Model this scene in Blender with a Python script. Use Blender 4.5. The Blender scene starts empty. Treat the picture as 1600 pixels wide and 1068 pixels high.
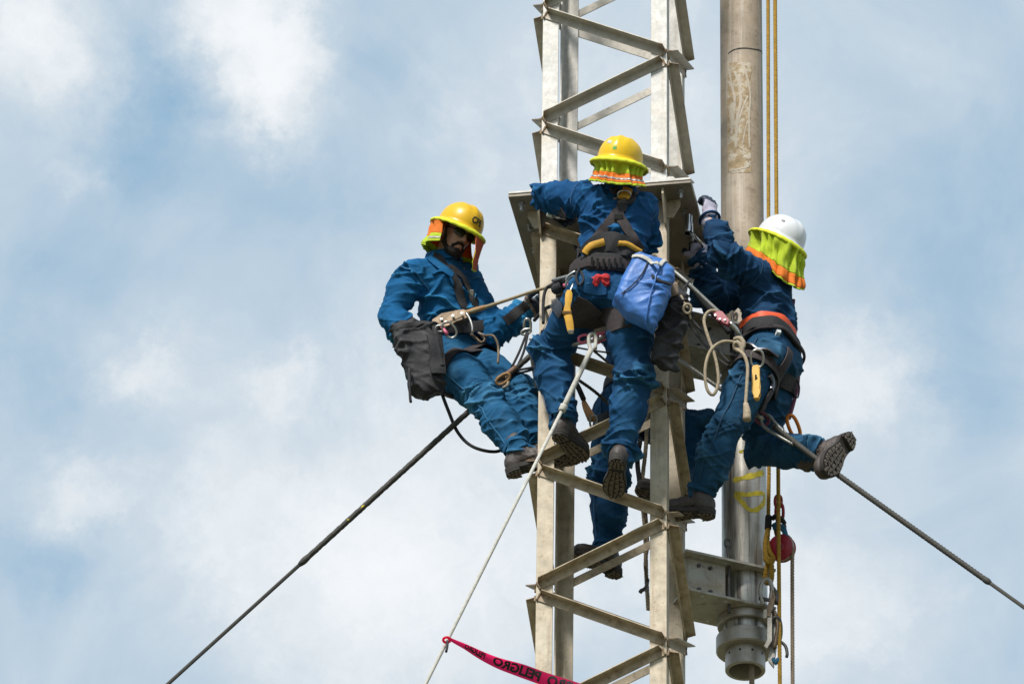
import bpy, bmesh, math, random
import numpy as np
from mathutils import Vector, Matrix
from mathutils.bvhtree import BVHTree
from mathutils.noise import noise as mnoise

random.seed(7)
rng = np.random.default_rng(11)
scene = bpy.context.scene
COL = scene.collection
R = math.radians

# ------------------------------------------------------------------ camera
ELEV, YAW, ROLL = R(31.79), R(9.765), R(-0.84)
FPX, DIST = 10567.0, 32.8676
_v = np.array([-math.sin(YAW) * math.cos(ELEV), math.cos(YAW) * math.cos(ELEV), math.sin(ELEV)])
_r0 = np.array([math.cos(YAW), math.sin(YAW), 0.0])
_u0 = np.cross(_r0, _v)
_r = math.cos(ROLL) * _r0 - math.sin(ROLL) * _u0
_u = math.sin(ROLL) * _r0 + math.cos(ROLL) * _u0
CAMPOS = np.array([-0.4948, 0.0, 15.0]) - DIST * _v
cam_data = bpy.data.cameras.new('camera')
cam = bpy.data.objects.new('camera', cam_data)
COL.objects.link(cam)
M = Matrix.Identity(4)
for i in range(3):
    M[i][0], M[i][1], M[i][2], M[i][3] = _r[i], _u[i], -_v[i], CAMPOS[i]
cam.matrix_world = M
cam_data.sensor_width = 36.0
cam_data.lens = FPX / 1600.0 * 36.0
cam_data.clip_start = 0.5
cam_data.clip_end = 5000
scene.camera = cam

# ------------------------------------------------------------------ sky, sun, exposure
SUN_EL, SUN_AZ = R(47), R(196)          # azimuth measured clockwise from +Y
SUN_STRENGTH = 4.2
SKY_STRENGTH = 0.10
scene.view_settings.view_transform = 'Standard'
scene.view_settings.look = 'None'
scene.view_settings.exposure = 0.20
scene.view_settings.gamma = 1.0
scene.view_settings.use_curve_mapping = False

sd = Vector((math.sin(SUN_AZ) * math.cos(SUN_EL), math.cos(SUN_AZ) * math.cos(SUN_EL), math.sin(SUN_EL)))
sl = bpy.data.lights.new('sun', 'SUN')
sl.energy = SUN_STRENGTH
sl.angle = R(10)
sl.color = (1.0, 0.965, 0.91)
so = bpy.data.objects.new('sun', sl)
so.rotation_euler = sd.to_track_quat('Z', 'Y').to_euler()
so.location = (0, 0, 60)
COL.objects.link(so)

world = bpy.data.worlds.new('World')
scene.world = world
world.use_nodes = True
wt = world.node_tree
wt.nodes.clear()


def wn(kind, **kw):
    n = wt.nodes.new(kind)
    for k, v in kw.items():
        setattr(n, k, v)
    return n


def wmath(op, a, b=None, c=None):
    n = wn('ShaderNodeMath', operation=op)
    for i, x in enumerate((a, b, c)):
        if x is None:
            continue
        if isinstance(x, (int, float)):
            n.inputs[i].default_value = x
        else:
            wt.links.new(x, n.inputs[i])
    return n.outputs[0]


def wvec(op, a, b=None, c=None):
    n = wn('ShaderNodeVectorMath', operation=op)
    for i, x in enumerate((a, b, c)):
        if x is None:
            continue
        if isinstance(x, (tuple, list)):
            n.inputs[i].default_value = x
        else:
            wt.links.new(x, n.inputs[i])
    return n.outputs['Value'] if op in ('DOT_PRODUCT', 'LENGTH') else n.outputs[0]


def wnoise(vec, scale, detail, rough, out='Fac', dist=0.0):
    n = wn('ShaderNodeTexNoise')
    n.inputs['Scale'].default_value = scale
    n.inputs['Detail'].default_value = detail
    n.inputs['Roughness'].default_value = rough
    n.inputs['Distortion'].default_value = dist
    wt.links.new(vec, n.inputs['Vector'])
    return n.outputs[out]


def build_sky():
    tc = wn('ShaderNodeTexCoord')
    d = tc.outputs['Generated']
    sky = wn('ShaderNodeTexSky', sky_type='NISHITA', sun_disc=False)
    sky.sun_elevation = SUN_EL
    sky.sun_rotation = SUN_AZ
    sky.dust_density = 1.4
    sky.ozone_density = 1.6
    # direction -> coordinates of the cloud layer around the part of the sky in view (unit = 100 milli-frame)
    wx = wnoise(d, 50.0, 8.0, 0.68, 'Color')
    warp = wvec('MULTIPLY', wvec('SUBTRACT', wx, (0.5, 0.5, 0.5)), (0.026, 0.026, 0.026))
    dw = wvec('ADD', d, warp)
    k = FPX / 100.0
    x = wvec('DOT_PRODUCT', dw, tuple(_r * k))
    y = wvec('DOT_PRODUCT', dw, tuple(-_u * k))
    z = wvec('DOT_PRODUCT', dw, tuple(_v))
    cx = wn('ShaderNodeCombineXYZ')
    wt.links.new(x, cx.inputs[0])
    wt.links.new(y, cx.inputs[1])
    P = cx.outputs[0]
    near = wmath('MULTIPLY', wmath('SUBTRACT', z, 0.98), 60.0)
    nc = wn('ShaderNodeClamp')
    wt.links.new(near, nc.inputs[0])
    # cloud banks: px centre, half sizes, weight
    blobs = [
        (40, 40, 105, 100, .50), (235, 130, 60, 130, -.14), (395, 60, 85, 95, .60), (350, 30, 50, 40, .22), (440, 150, 80, 60, .42), (255, 60, 40, 50, .20),
        (215, 170, 70, 90, -.22), (330, 260, 190, 80, -.16), (150, 270, 120, 60, -.08), (600, 110, 90, 80, -.22), (460, 300, 120, 60, -.12),
        (330, 420, 220, 90, -.10), (120, 270, 40, 25, .26), (120, 420, 110, 60, -.16), (210, 585, 55, 40, .34), (430, 610, 60, 40, .30), (60, 600, 70, 90, -.20),
        (120, 770, 75, 55, .38), (60, 890, 90, 60, -.26), (230, 720, 60, 60, -.08), (560, 940, 220, 150, .42), (470, 760, 180, 110, .25),
        (760, 640, 190, 300, .26), (900, 900, 300, 200, .14), (1000, 150, 220, 240, .20), (720, 200, 70, 120, .14),
        (1130, 560, 110, 320, .28), (1420, 60, 90, 120, -.04), (1500, 440, 100, 190, -.24), (1360, 300, 100, 150, -.05), (1330, 560, 90, 80, .28),
        (1280, 960, 130, 130, .32), (1360, 640, 110, 60, .22), (1520, 620, 100, 90, -.12), (1500, 960, 110, 140, .02), (1440, 830, 80, 60, -.06), (1500, 120, 80, 60, .14), (1400, 900, 80, 90, .1),
    ]
    acc = 0.0
    for (bx, by, sx, sy, w) in blobs:
        ix, iy = 100.0 / sx, 100.0 / sy
        q = wvec('MULTIPLY_ADD', P, (ix, iy, 0), (-(bx - 800) / 100.0 * ix, -(by - 534) / 100.0 * iy, 0))
        g = wmath('POWER', 0.45, wvec('DOT_PRODUCT', q, q))
        acc = wmath('MULTIPLY_ADD', g, w, acc)
    acc = wmath('MULTIPLY', acc, nc.outputs[0])
    fine = wmath('MULTIPLY', wmath('SUBTRACT', wnoise(d, 30.0, 10.0, 0.62, dist=0.6), 0.5), 0.72)
    broad = wmath('MULTIPLY', wmath('SUBTRACT', wnoise(d, 3.1, 6.0, 0.55), 0.5), 0.5)
    c = wmath('ADD', wmath('MULTIPLY', wmath('ADD', acc, fine), 0.88), wmath('ADD', broad, 0.42))
    rp = wn('ShaderNodeValToRGB')
    rp.color_ramp.interpolation = 'LINEAR'
    rp.color_ramp.elements[0].position = 0.06
    rp.color_ramp.elements[0].color = (.04, .04, .04, 1)
    rp.color_ramp.elements[1].position = 0.74
    rp.color_ramp.elements[1].color = (1, 1, 1, 1)
    wt.links.new(c, rp.inputs[0])
    cov = rp.outputs[0]
    blue = wn('ShaderNodeMixRGB', blend_type='MULTIPLY')
    blue.inputs[0].default_value = 1.0
    blue.inputs[2].default_value = (SKY_STRENGTH * 1.0,) * 3 + (1,)
    wt.links.new(sky.outputs[0], blue.inputs[1])
    veil = wn('ShaderNodeMixRGB')              # thin high haze in front of the blue
    veil.inputs[0].default_value = 0.80
    veil.inputs[2].default_value = (0.275, 0.46, 0.63, 1)
    wt.links.new(blue.outputs[0], veil.inputs[1])
    grey = wn('ShaderNodeMixRGB')              # thin cloud
    grey.inputs[2].default_value = (0.61, 0.67, 0.72, 1)
    wt.links.new(cov, grey.inputs[0])
    wt.links.new(veil.outputs[0], grey.inputs[1])
    # thick, sunlit cloud with broken rims
    puff = wmath('ADD', c, wmath('MULTIPLY', wmath('SUBTRACT', wnoise(dw, 75.0, 12.0, 0.66), 0.5), 0.75))
    r2 = wn('ShaderNodeMapRange', interpolation_type='SMOOTHSTEP')
    r2.inputs[1].default_value = 0.50
    r2.inputs[2].default_value = 1.22
    wt.links.new(puff, r2.inputs[0])
    mix = wn('ShaderNodeMixRGB')
    mix.inputs[2].default_value = (0.80, 0.825, 0.85, 1)
    wt.links.new(r2.outputs[0], mix.inputs[0])
    wt.links.new(grey.outputs[0], mix.inputs[1])
    bg = wn('ShaderNodeBackground')
    bg.inputs[1].default_value = 1.0
    wt.links.new(mix.outputs[0], bg.inputs[0])
    out = wn('ShaderNodeOutputWorld')
    wt.links.new(bg.outputs[0], out.inputs[0])


build_sky()


# ------------------------------------------------------------------ placing helpers
def ray(px, py):
    k = _v + (px - 800) / FPX * _r - (py - 534) / FPX * _u
    return k / np.linalg.norm(k)


def at(px, py, Y):
    k = ray(px, py)
    p = CAMPOS + k * (Y - CAMPOS[1]) / k[1]
    return Vector(p)


def ats(*pts):
    return [at(*p) for p in pts]


# ------------------------------------------------------------------ objects and parts
def tag(o, label=None, cat=None, group=None, kind=None):
    if label: o['label'] = label
    if cat: o['category'] = cat
    if group: o['group'] = group
    if kind: o['kind'] = kind
    return o


def thing(name, loc, label, cat, group=None):
    o = bpy.data.objects.new(name, None)
    o.empty_display_size = 0.1
    o.location = loc
    COL.objects.link(o)
    return tag(o, label, cat, group)


def setparent(o, parent):
    if parent is None:
        return
    o.parent = parent
    m = Matrix.Translation(-parent.location) if (parent.parent is None and parent.type == 'EMPTY') else Matrix.Identity(4)
    o.matrix_parent_inverse = m


def obj(name, mesh, mat=None, parent=None, smooth=False):
    o = bpy.data.objects.new(name, mesh)
    COL.objects.link(o)
    if mat is not None and len(mesh.materials) == 0:
        mesh.materials.append(mat)
    if smooth:
        mesh.polygons.foreach_set('use_smooth', [True] * len(mesh.polygons))
    setparent(o, parent)
    return o


def mesh_from(name, verts, faces):
    me = bpy.data.meshes.new(name)
    me.from_pydata([tuple(v) for v in verts], [], [tuple(f) for f in faces])
    me.update()
    return me


def bm_mesh(bm, name):
    me = bpy.data.meshes.new(name)
    bmesh.ops.recalc_face_normals(bm, faces=bm.faces)
    bm.to_mesh(me)
    bm.free()
    return me


def bm_box(bm, c, half, X=None, Y=None, Z=None, bev=0.0):
    X = Vector(X or (1, 0, 0)); Y = Vector(Y or (0, 1, 0)); Z = Vector(Z or (0, 0, 1))
    c = Vector(c)
    vs = [bm.verts.new(c + X * (sx * half[0]) + Y * (sy * half[1]) + Z * (sz * half[2])) for sx in (-1, 1) for sy in (-1, 1) for sz in (-1, 1)]
    fs = [(0, 1, 3, 2), (4, 6, 7, 5), (0, 4, 5, 1), (2, 3, 7, 6), (0, 2, 6, 4), (1, 5, 7, 3)]
    faces = [bm.faces.new([vs[i] for i in f]) for f in fs]
    if bev > 0:
        es = list({e for f in faces for e in f.edges})
        bmesh.ops.bevel(bm, geom=es, offset=bev, segments=2, affect='EDGES', profile=0.5)
    return vs


def box(name, c, half, mat, parent=None, X=None, Y=None, Z=None, bev=0.002):
    bm = bmesh.new()
    bm_box(bm, c, half, X, Y, Z, bev)
    return obj(name, bm_mesh(bm, name), mat, parent)


def prism(bm, pts, ext):
    """closed polygon pts (3D) extruded by the vector ext"""
    a = [bm.verts.new(p) for p in pts]
    b = [bm.verts.new(Vector(p) + ext) for p in pts]
    n = len(a)
    bm.faces.new(a)
    bm.faces.new(b[::-1])
    for i in range(n):
        bm.faces.new((a[i], b[i], b[(i + 1) % n], a[(i + 1) % n]))


def spline(pts, n, closed=False):
    """Catmull-Rom through pts, n samples evenly spaced by length"""
    P = np.array([tuple(p) for p in pts], float)
    m = len(P)
    if m == 2 and not closed:
        out = np.array([P[0] + (P[1] - P[0]) * t for t in np.linspace(0, 1, n)])
        return [Vector(p) for p in out]
    res = []
    segs = m if closed else m - 1
    for i in range(segs):
        if closed:
            p0, p1, p2, p3 = P[(i - 1) % m], P[i], P[(i + 1) % m], P[(i + 2) % m]
        else:
            p1, p2 = P[i], P[i + 1]
            p0 = P[i - 1] if i > 0 else 2 * p1 - p2
            p3 = P[i + 2] if i + 2 < m else 2 * p2 - p1
        for t in np.linspace(0, 1, 24, endpoint=False):
            res.append(.5 * (2 * p1 + (p2 - p0) * t + (2 * p0 - 5 * p1 + 4 * p2 - p3) * t * t + (3 * p1 - p0 - 3 * p2 + p3) * t ** 3))
    res.append(P[0] if closed else P[-1])
    res = np.array(res)
    L = np.concatenate([[0], np.cumsum(np.linalg.norm(np.diff(res, axis=0), axis=1))])
    s = np.linspace(0, L[-1], n + 1 if closed else n)
    if closed: s = s[:-1]
    return [Vector([np.interp(q, L, res[:, k]) for k in range(3)]) for q in s]


def frames(path, closed=False):
    n = len(path)
    T = []
    for i in range(n):
        a = path[(i - 1) % n] if (closed or i > 0) else path[0]
        b = path[(i + 1) % n] if (closed or i < n - 1) else path[-1]
        t = (b - a)
        T.append(t.normalized() if t.length > 1e-9 else Vector((0, 0, 1)))
    ref = Vector((0, 0, 1)) if abs(T[0].z) < .9 else Vector((1, 0, 0))
    N = (ref - T[0] * ref.dot(T[0])).normalized()
    out = []
    for t in T:
        N = (N - t * N.dot(t))
        N = N.normalized() if N.length > 1e-6 else t.orthogonal().normalized()
        out.append((t, N, t.cross(N)))
    return out


def tube_geo(path, rad, sides=8, closed=False, strands=0, pitch=.04, depth=None):
    depth = depth or .24
    n = len(path)
    fr = frames(path, closed)
    V, F = [], []
    s = 0.0
    for i, p in enumerate(path):
        if i: s += (path[i] - path[i - 1]).length
        r = rad[i] if isinstance(rad, (list, tuple, np.ndarray)) else rad
        t, a, b = fr[i]
        for j in range(sides):
            ph = 2 * math.pi * j / sides
            rr = r
            if strands:
                rr = r * (1 - depth + depth * 1.4 * abs(math.cos(strands * .5 * (ph - 2 * math.pi * s / pitch))))
            V.append(p + (a * math.cos(ph) + b * math.sin(ph)) * rr)
    for i in range(n if closed else n - 1):
        for j in range(sides):
            a0, a1 = i * sides + j, i * sides + (j + 1) % sides
            b0, b1 = ((i + 1) % n) * sides + j, ((i + 1) % n) * sides + (j + 1) % sides
            F.append((a0, a1, b1, b0))
    if not closed:
        F.append(tuple(range(sides))[::-1])
        F.append(tuple(range((n - 1) * sides, n * sides)))
    return V, F


def tube(name, pts, rad, mat, parent=None, n=None, sides=8, closed=False, strands=0, pitch=.04, smooth=True):
    L = sum((Vector(pts[i + 1]) - Vector(pts[i])).length for i in range(len(pts) - 1))
    if n is None:
        n = max(2, min(200, int(L / .012))) if len(pts) > 2 else 2
    if strands and len(pts) == 2:
        n = int(L / (pitch / 7.0)) + 2
    path = spline(pts, n, closed)
    if isinstance(rad, (list, tuple)):
        rad = list(np.interp(np.linspace(0, 1, len(path)), np.linspace(0, 1, len(rad)), rad))
    V, F = tube_geo(path, rad, sides, closed, strands, pitch)
    return obj(name, mesh_from(name, V, F), mat, parent, smooth)


def multi(name, geos, mat, parent=None, smooth=True):
    V, F = [], []
    for v, f in geos:
        k = len(V)
        V += list(v)
        F += [tuple(i + k for i in q) for q in f]
    return obj(name, mesh_from(name, V, F), mat, parent, smooth)


def ring_path(c, a, b, ra, rb, n=28, power=2.0):
    out = []
    for i in range(n):
        t = 2 * math.pi * i / n
        ct, st = math.cos(t), math.sin(t)
        ct = math.copysign(abs(ct) ** (2 / power), ct)
        st = math.copysign(abs(st) ** (2 / power), st)
        out.append(Vector(c) + Vector(a) * (ra * ct) + Vector(b) * (rb * st))
    return out


def lathe_geo(profile, c, axis, n=40, xdir=None):
    """profile: list of (radius, height along axis)"""
    ax = Vector(axis).normalized()
    X = Vector(xdir) if xdir else ax.orthogonal()
    X = (X - ax * X.dot(ax)).normalized()
    Y = ax.cross(X)
    V, F = [], []
    m = len(profile)
    for (r, h) in profile:
        for j in range(n):
            t = 2 * math.pi * j / n
            V.append(Vector(c) + ax * h + (X * math.cos(t) + Y * math.sin(t)) * r)
    for i in range(m - 1):
        for j in range(n):
            F.append((i * n + j, i * n + (j + 1) % n, (i + 1) * n + (j + 1) % n, (i + 1) * n + j))
    return V, F


def shade_auto(o, ang=35):
    me = o.data
    me.polygons.foreach_set('use_smooth', [True] * len(me.polygons))
    bm = bmesh.new()
    bm.from_mesh(me)
    for e in bm.edges:
        if len(e.link_faces) == 2 and e.calc_face_angle(0) > R(ang):
            e.smooth = False
    bm.to_mesh(me)
    bm.free()
    return o


# ------------------------------------------------------------------ materials
def mat(name, col, rough=.7, metal=0.0, var=.25, scale=8.0, bump=.0, bscale=40.0, col2=None, detail=5, stretch=(1, 1, 1), spec=.5, coord='Object', stains=None, sheen=0.0, coat=0.0, streak=None, transl=0.0):
    col = tuple(x * .86 for x in col)
    m = bpy.data.materials.new(name)
    m.use_nodes = True
    t = m.node_tree
    b = t.nodes['Principled BSDF']
    b.inputs['Roughness'].default_value = rough
    b.inputs['Metallic'].default_value = metal
    b.inputs['Specular IOR Level'].default_value = spec
    if sheen:
        b.inputs['Sheen Weight'].default_value = sheen
        b.inputs['Sheen Roughness'].default_value = .5
    if coat:
        b.inputs['Coat Weight'].default_value = coat
        b.inputs['Coat Roughness'].default_value = .08
    tc = t.nodes.new('ShaderNodeTexCoord')
    mp = t.nodes.new('ShaderNodeMapping')
    mp.inputs['Scale'].default_value = stretch
    t.links.new(tc.outputs[coord], mp.inputs[0])

    def nz(sc, det=detail, rg=.6, vec=mp.outputs[0]):
        n = t.nodes.new('ShaderNodeTexNoise')
        n.inputs['Scale'].default_value = sc
        n.inputs['Detail'].default_value = det
        n.inputs['Roughness'].default_value = rg
        t.links.new(vec, n.inputs['Vector'])
        return n.outputs['Fac']

    def ramp(f, a, bb, c0, c1):
        r = t.nodes.new('ShaderNodeValToRGB')
        r.color_ramp.elements[0].position = a
        r.color_ramp.elements[1].position = bb
        r.color_ramp.elements[0].color = (*c0, 1)
        r.color_ramp.elements[1].color = (*c1, 1)
        t.links.new(f, r.inputs[0])
        return r.outputs[0]

    def mixc(f, a, bb):
        n = t.nodes.new('ShaderNodeMixRGB')
        t.links.new(f, n.inputs[0]); t.links.new(a, n.inputs[1])
        if isinstance(bb, tuple): n.inputs[2].default_value = (*bb, 1)
        else: t.links.new(bb, n.inputs[2])
        return n.outputs[0]

    c0 = tuple(x * (1 - var) for x in col)
    c1 = tuple(min(1, x * (1 + var)) for x in (col2 or col))
    cur = ramp(nz(scale), .3, .7, c0, c1)
    if stains:
        for (sc, lo, hi, scol, stren) in stains:
            f = ramp(nz(sc, 6, .65), lo, hi, (0, 0, 0), (stren,) * 3)
            cur = mixc(f, cur, scol)
    if streak:
        (sc, lo, hi, scol, stren, zs) = streak
        m2 = t.nodes.new('ShaderNodeMapping')
        m2.inputs['Scale'].default_value = (1, 1, zs)
        t.links.new(tc.outputs[coord], m2.inputs[0])
        f = ramp(nz(sc, 4, .6, m2.outputs[0]), lo, hi, (0, 0, 0), (stren,) * 3)
        cur = mixc(f, cur, scol)
    t.links.new(cur, b.inputs['Base Color'])
    rr = t.nodes.new('ShaderNodeMapRange')
    rr.inputs[3].default_value = max(.02, rough - .12)
    rr.inputs[4].default_value = min(1, rough + .12)
    t.links.new(nz(scale * 2.3), rr.inputs[0])
    t.links.new(rr.outputs[0], b.inputs['Roughness'])
    if bump:
        bp = t.nodes.new('ShaderNodeBump')
        bp.inputs['Strength'].default_value = bump
        bp.inputs['Distance'].default_value = .01
        t.links.new(nz(bscale, 6, .65), bp.inputs['Height'])
        t.links.new(bp.outputs[0], b.inputs['Normal'])
    if transl:
        tr = t.nodes.new('ShaderNodeBsdfTranslucent')
        t.links.new(cur, tr.inputs[0])
        mx = t.nodes.new('ShaderNodeMixShader')
        mx.inputs[0].default_value = transl
        out = t.nodes['Material Output']
        t.links.new(b.outputs[0], mx.inputs[1]); t.links.new(tr.outputs[0], mx.inputs[2])
        t.links.new(mx.outputs[0], out.inputs[0])
    return m


MT = {}
MT['ground'] = mat('ground_earth', (.13, .105, .07), .95, var=.35, scale=.15, bump=.4, bscale=3, col2=(.11, .12, .06))
MT['galv'] = mat('galvanised_steel', (.55, .535, .50), .55, .1, var=.2, scale=24, bump=.06, bscale=120, stains=[(60, .56, .68, (.33, .29, .23), .6), (5, .52, .72, (.46, .40, .31), .6)], streak=(34, .55, .70, (.36, .30, .22), .55, .06))
MT['tan_steel'] = mat('weathered_tan_steel', (.50, .425, .31), .6, .1, var=.26, scale=22, bump=.08, bscale=100, stains=[(44, .54, .68, (.24, .175, .10), .7), (4, .5, .7, (.60, .55, .45), .6), (16, .58, .70, (.30, .21, .12), .45)], streak=(30, .53, .72, (.24, .17, .095), .65, .07))
MT['brace_up'] = mat('galvanised_brace_steel', (.48, .44, .375), .55, .15, var=.2, scale=18, bump=.06, bscale=110, stains=[(20, .55, .72, (.27, .22, .16), .55)])
MT['brace_low'] = mat('weathered_brace_steel', (.44, .355, .24), .6, .1, var=.26, scale=22, bump=.08, bscale=100, stains=[(34, .53, .68, (.20, .14, .075), .7), (5, .5, .7, (.55, .49, .39), .5), (18, .58, .70, (.26, .17, .085), .5)])
MT['plate'] = mat('brown_plate_steel', (.30, .255, .20), .65, .2, var=.2, scale=7, bump=.06, bscale=90, stains=[(12, .55, .72, (.15, .115, .08), .6)])
MT['bolt'] = mat('zinc_bolt', (.45, .44, .42), .4, .7, var=.2, scale=30)
MT['chrome'] = mat('chrome_tool', (.62, .63, .65), .18, .95, var=.1, scale=30)
MT['pole'] = mat('tan_grey_pole_metal', (.45, .36, .265), .62, .05, var=.2, scale=9, bump=.03, bscale=60, stains=[(5, .46, .62, (.33, .245, .165), .75), (14, .54, .66, (.20, .145, .095), .55), (60, .58, .68, (.12, .09, .065), .6)], streak=(26, .52, .68, (.58, .52, .44), .75, .04))
MT['pole_low'] = mat('bare_grey_pole_metal', (.50, .475, .42), .34, .5, var=.15, scale=6, bump=.03, bscale=60, stains=[(45, .6, .72, (.14, .12, .10), .5)], streak=(26, .48, .62, (.10, .088, .072), .9, .045))
MT['patch'] = mat('peeling_tan_paint', (.40, .29, .165), .8, var=.3, scale=30, bump=.5, bscale=70, stains=[(22, .5, .62, (.60, .54, .44), .8), (60, .58, .68, (.20, .13, .06), .7)])
MT['peel'] = mat('pale_peeled_film', (.55, .47, .37), .75, var=.15, scale=40, bump=.3, bscale=80)
MT['mark'] = mat('yellow_spray_paint', (.55, .45, .03), .75, var=.35, scale=35, bump=.1)
MT['blackmark'] = mat('black_scratch', (.03, .028, .025), .8)
MT['bracket'] = mat('bracket_steel', (.47, .44, .38), .55, .25, var=.15, scale=9, bump=.06, bscale=90, stains=[(8, .48, .68, (.30, .235, .15), .75), (34, .56, .70, (.14, .105, .07), .6)], streak=(20, .54, .72, (.16, .12, .08), .6, .08))
MT['collar'] = mat('dull_collar_steel', (.42, .385, .33), .45, .5, var=.2, scale=12, bump=.08, bscale=80, stains=[(14, .52, .7, (.25, .18, .13), .55)])
MT['dark_steel'] = mat('dark_forged_steel', (.10, .095, .09), .5, .6, var=.3, scale=20)
MT['rust'] = mat('rusty_brown_steel', (.17, .10, .065), .7, .3, var=.3, scale=25, bump=.1)
MT['cable'] = mat('grey_wire_strand', (.048, .045, .037), .75, .0, var=.3, scale=40)
MT['cable_light'] = mat('pale_wire_strand', (.34, .34, .31), .5, .5, var=.3, scale=40)
MT['yrope'] = mat('yellow_twisted_rope', (.40, .225, .02), .85, var=.3, scale=60, bump=.4, bscale=300)
MT['grope'] = mat('grey_brown_rope', (.30, .225, .155), .9, var=.3, scale=70, bump=.4, bscale=300)
MT['brope'] = mat('beige_rope', (.44, .36, .25), .9, var=.25, scale=60, bump=.4, bscale=300)
MT['trope'] = mat('tan_rope', (.36, .28, .17), .9, var=.2, scale=60, bump=.4, bscale=300)
MT['wrope'] = mat('off_white_rope', (.55, .53, .47), .85, var=.2, scale=60, bump=.3, bscale=300)
MT['krope'] = mat('black_rope', (.022, .022, .024), .85, var=.3, scale=60, bump=.3, bscale=300)
MT['pink'] = mat('pink_plastic_tape', (1.0, .022, .15), .35, var=.03, scale=20, transl=.7)
MT['ink'] = mat('black_ink', (.012, .012, .014), .6)
MT['red'] = mat('red_paint', (.36, .012, .035), .4, var=.15, scale=25, coat=.2)
MT['orange'] = mat('orange_anodised', (.75, .22, .02), .35, .3, var=.1, scale=25)
MT['yellow_tool'] = mat('yellow_tool_paint', (.75, .42, .02), .5, var=.12, scale=25)
MT['purple'] = mat('purple_cord', (.16, .035, .075), .7, var=.25, scale=50)
MT['pinkmetal'] = mat('pink_anodised', (.75, .16, .27), .4, .3, var=.1)
MT['skin'] = mat('skin', (.52, .29, .20), .5, var=.12, scale=30, bump=.05, bscale=200)
MT['beard'] = mat('dark_beard_hair', (.018, .013, .011), .8, var=.4, scale=120, bump=.8, bscale=260)
MT['lens'] = mat('dark_sunglass_lens', (.012, .012, .014), .08, var=.05, coat=.5)
MT['yhelmet'] = mat('yellow_helmet_shell', (.78, .46, .006), .38, var=.06, scale=10, spec=.35, coat=.1, stains=[(20, .58, .72, (.40, .26, .03), .5), (70, .62, .70, (.25, .17, .05), .5)])
MT['yhelmet2'] = mat('bright_yellow_helmet_shell', (.86, .53, .006), .38, var=.06, scale=10, spec=.35, coat=.1, stains=[(20, .58, .72, (.50, .33, .03), .5), (70, .62, .70, (.30, .20, .05), .5)])
MT['whelmet'] = mat('white_helmet_shell', (.74, .75, .76), .3, var=.04, scale=10, coat=.3, stains=[(24, .58, .72, (.52, .50, .46), .5), (70, .62, .70, (.30, .28, .25), .5)])
MT['lime'] = mat('lime_fabric', (.56, .70, .015), .8, var=.12, scale=40, bump=.25, bscale=200, sheen=.2, transl=.2)
MT['limeband'] = mat('lime_brim_band', (.70, .74, .02), .75, var=.1, scale=40, bump=.25, bscale=200)
MT['orangecloth'] = mat('orange_fabric', (.90, .22, .015), .8, var=.12, scale=40, bump=.25, bscale=200, transl=.2)
MT['coralcloth'] = mat('coral_mesh_fabric', (.88, .20, .10), .8, var=.12, scale=60, bump=.25, bscale=200, transl=.3)
MT['silver'] = mat('silver_reflective_tape', (.42, .40, .37), .4, .3, var=.2, scale=40)
MT['strap'] = mat('black_webbing', (.022, .021, .023), .8, var=.3, scale=60, bump=.4, bscale=260)
MT['strapbrown'] = mat('faded_black_webbing', (.040, .030, .031), .8, var=.3, scale=60, bump=.4, bscale=260)
MT['buckle'] = mat('dark_buckle_metal', (.10, .10, .11), .35, .8, var=.2)
MT['steel'] = mat('bright_hook_steel', (.50, .49, .46), .32, .8, var=.2, scale=40)
MT['bronze'] = mat('worn_bronze_metal', (.17, .12, .075), .5, .5, var=.3, scale=40)
MT['amber'] = mat('amber_padding', (.62, .33, .03), .75, var=.15, scale=30, bump=.2)
MT['orangebelt'] = mat('orange_belt', (.80, .09, .015), .6, var=.1, scale=30)
MT['leather'] = mat('tan_leather', (.36, .19, .07), .7, var=.2, scale=40, bump=.2)
MT['boot'] = mat('dark_brown_boot_leather', (.062, .047, .040), .55, var=.35, scale=25, bump=.35, bscale=90, stains=[(18, .55, .72, (.16, .13, .11), .5)])
MT['sole'] = mat('dark_rubber_sole', (.035, .03, .026), .85, var=.3, scale=40)
MT['tread'] = mat('dusty_rubber_tread', (.15, .122, .097), .85, var=.3, scale=40, bump=.3, bscale=120)
MT['blackbag'] = mat('black_bag_canvas', (.020, .019, .022), .75, var=.35, scale=14, bump=.35, bscale=60, stains=[(12, .55, .75, (.055, .052, .052), .5)])
MT['bluebag'] = mat('blue_bag_vinyl', (.032, .140, .44), .5, var=.15, scale=9, bump=.2, bscale=30, col2=(.045, .17, .50), stains=[(9, .54, .70, (.03, .075, .16), .6), (40, .60, .70, (.14, .25, .45), .4)])
MT['redcloth'] = mat('red_cloth', (.60, .03, .03), .85, var=.2, scale=30, bump=.4)
MT['glovew'] = mat('lilac_knit_glove', (.50, .47, .58), .9, var=.12, scale=60, bump=.4, bscale=250)
MT['glovek'] = mat('dark_coated_glove', (.020, .032, .055), .6, var=.3, scale=50, bump=.3, bscale=120)
MT['tanglove'] = mat('tan_glove', (.30, .22, .16), .85, var=.2, scale=40, bump=.3)
MT['sticker'] = mat('pale_sticker', (.60, .62, .60), .5)
MT['gsticker'] = mat('green_sticker', (.10, .45, .06), .5)
MT['bsling'] = mat('blue_sling', (.02, .12, .22), .8, var=.3, scale=60)


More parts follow.
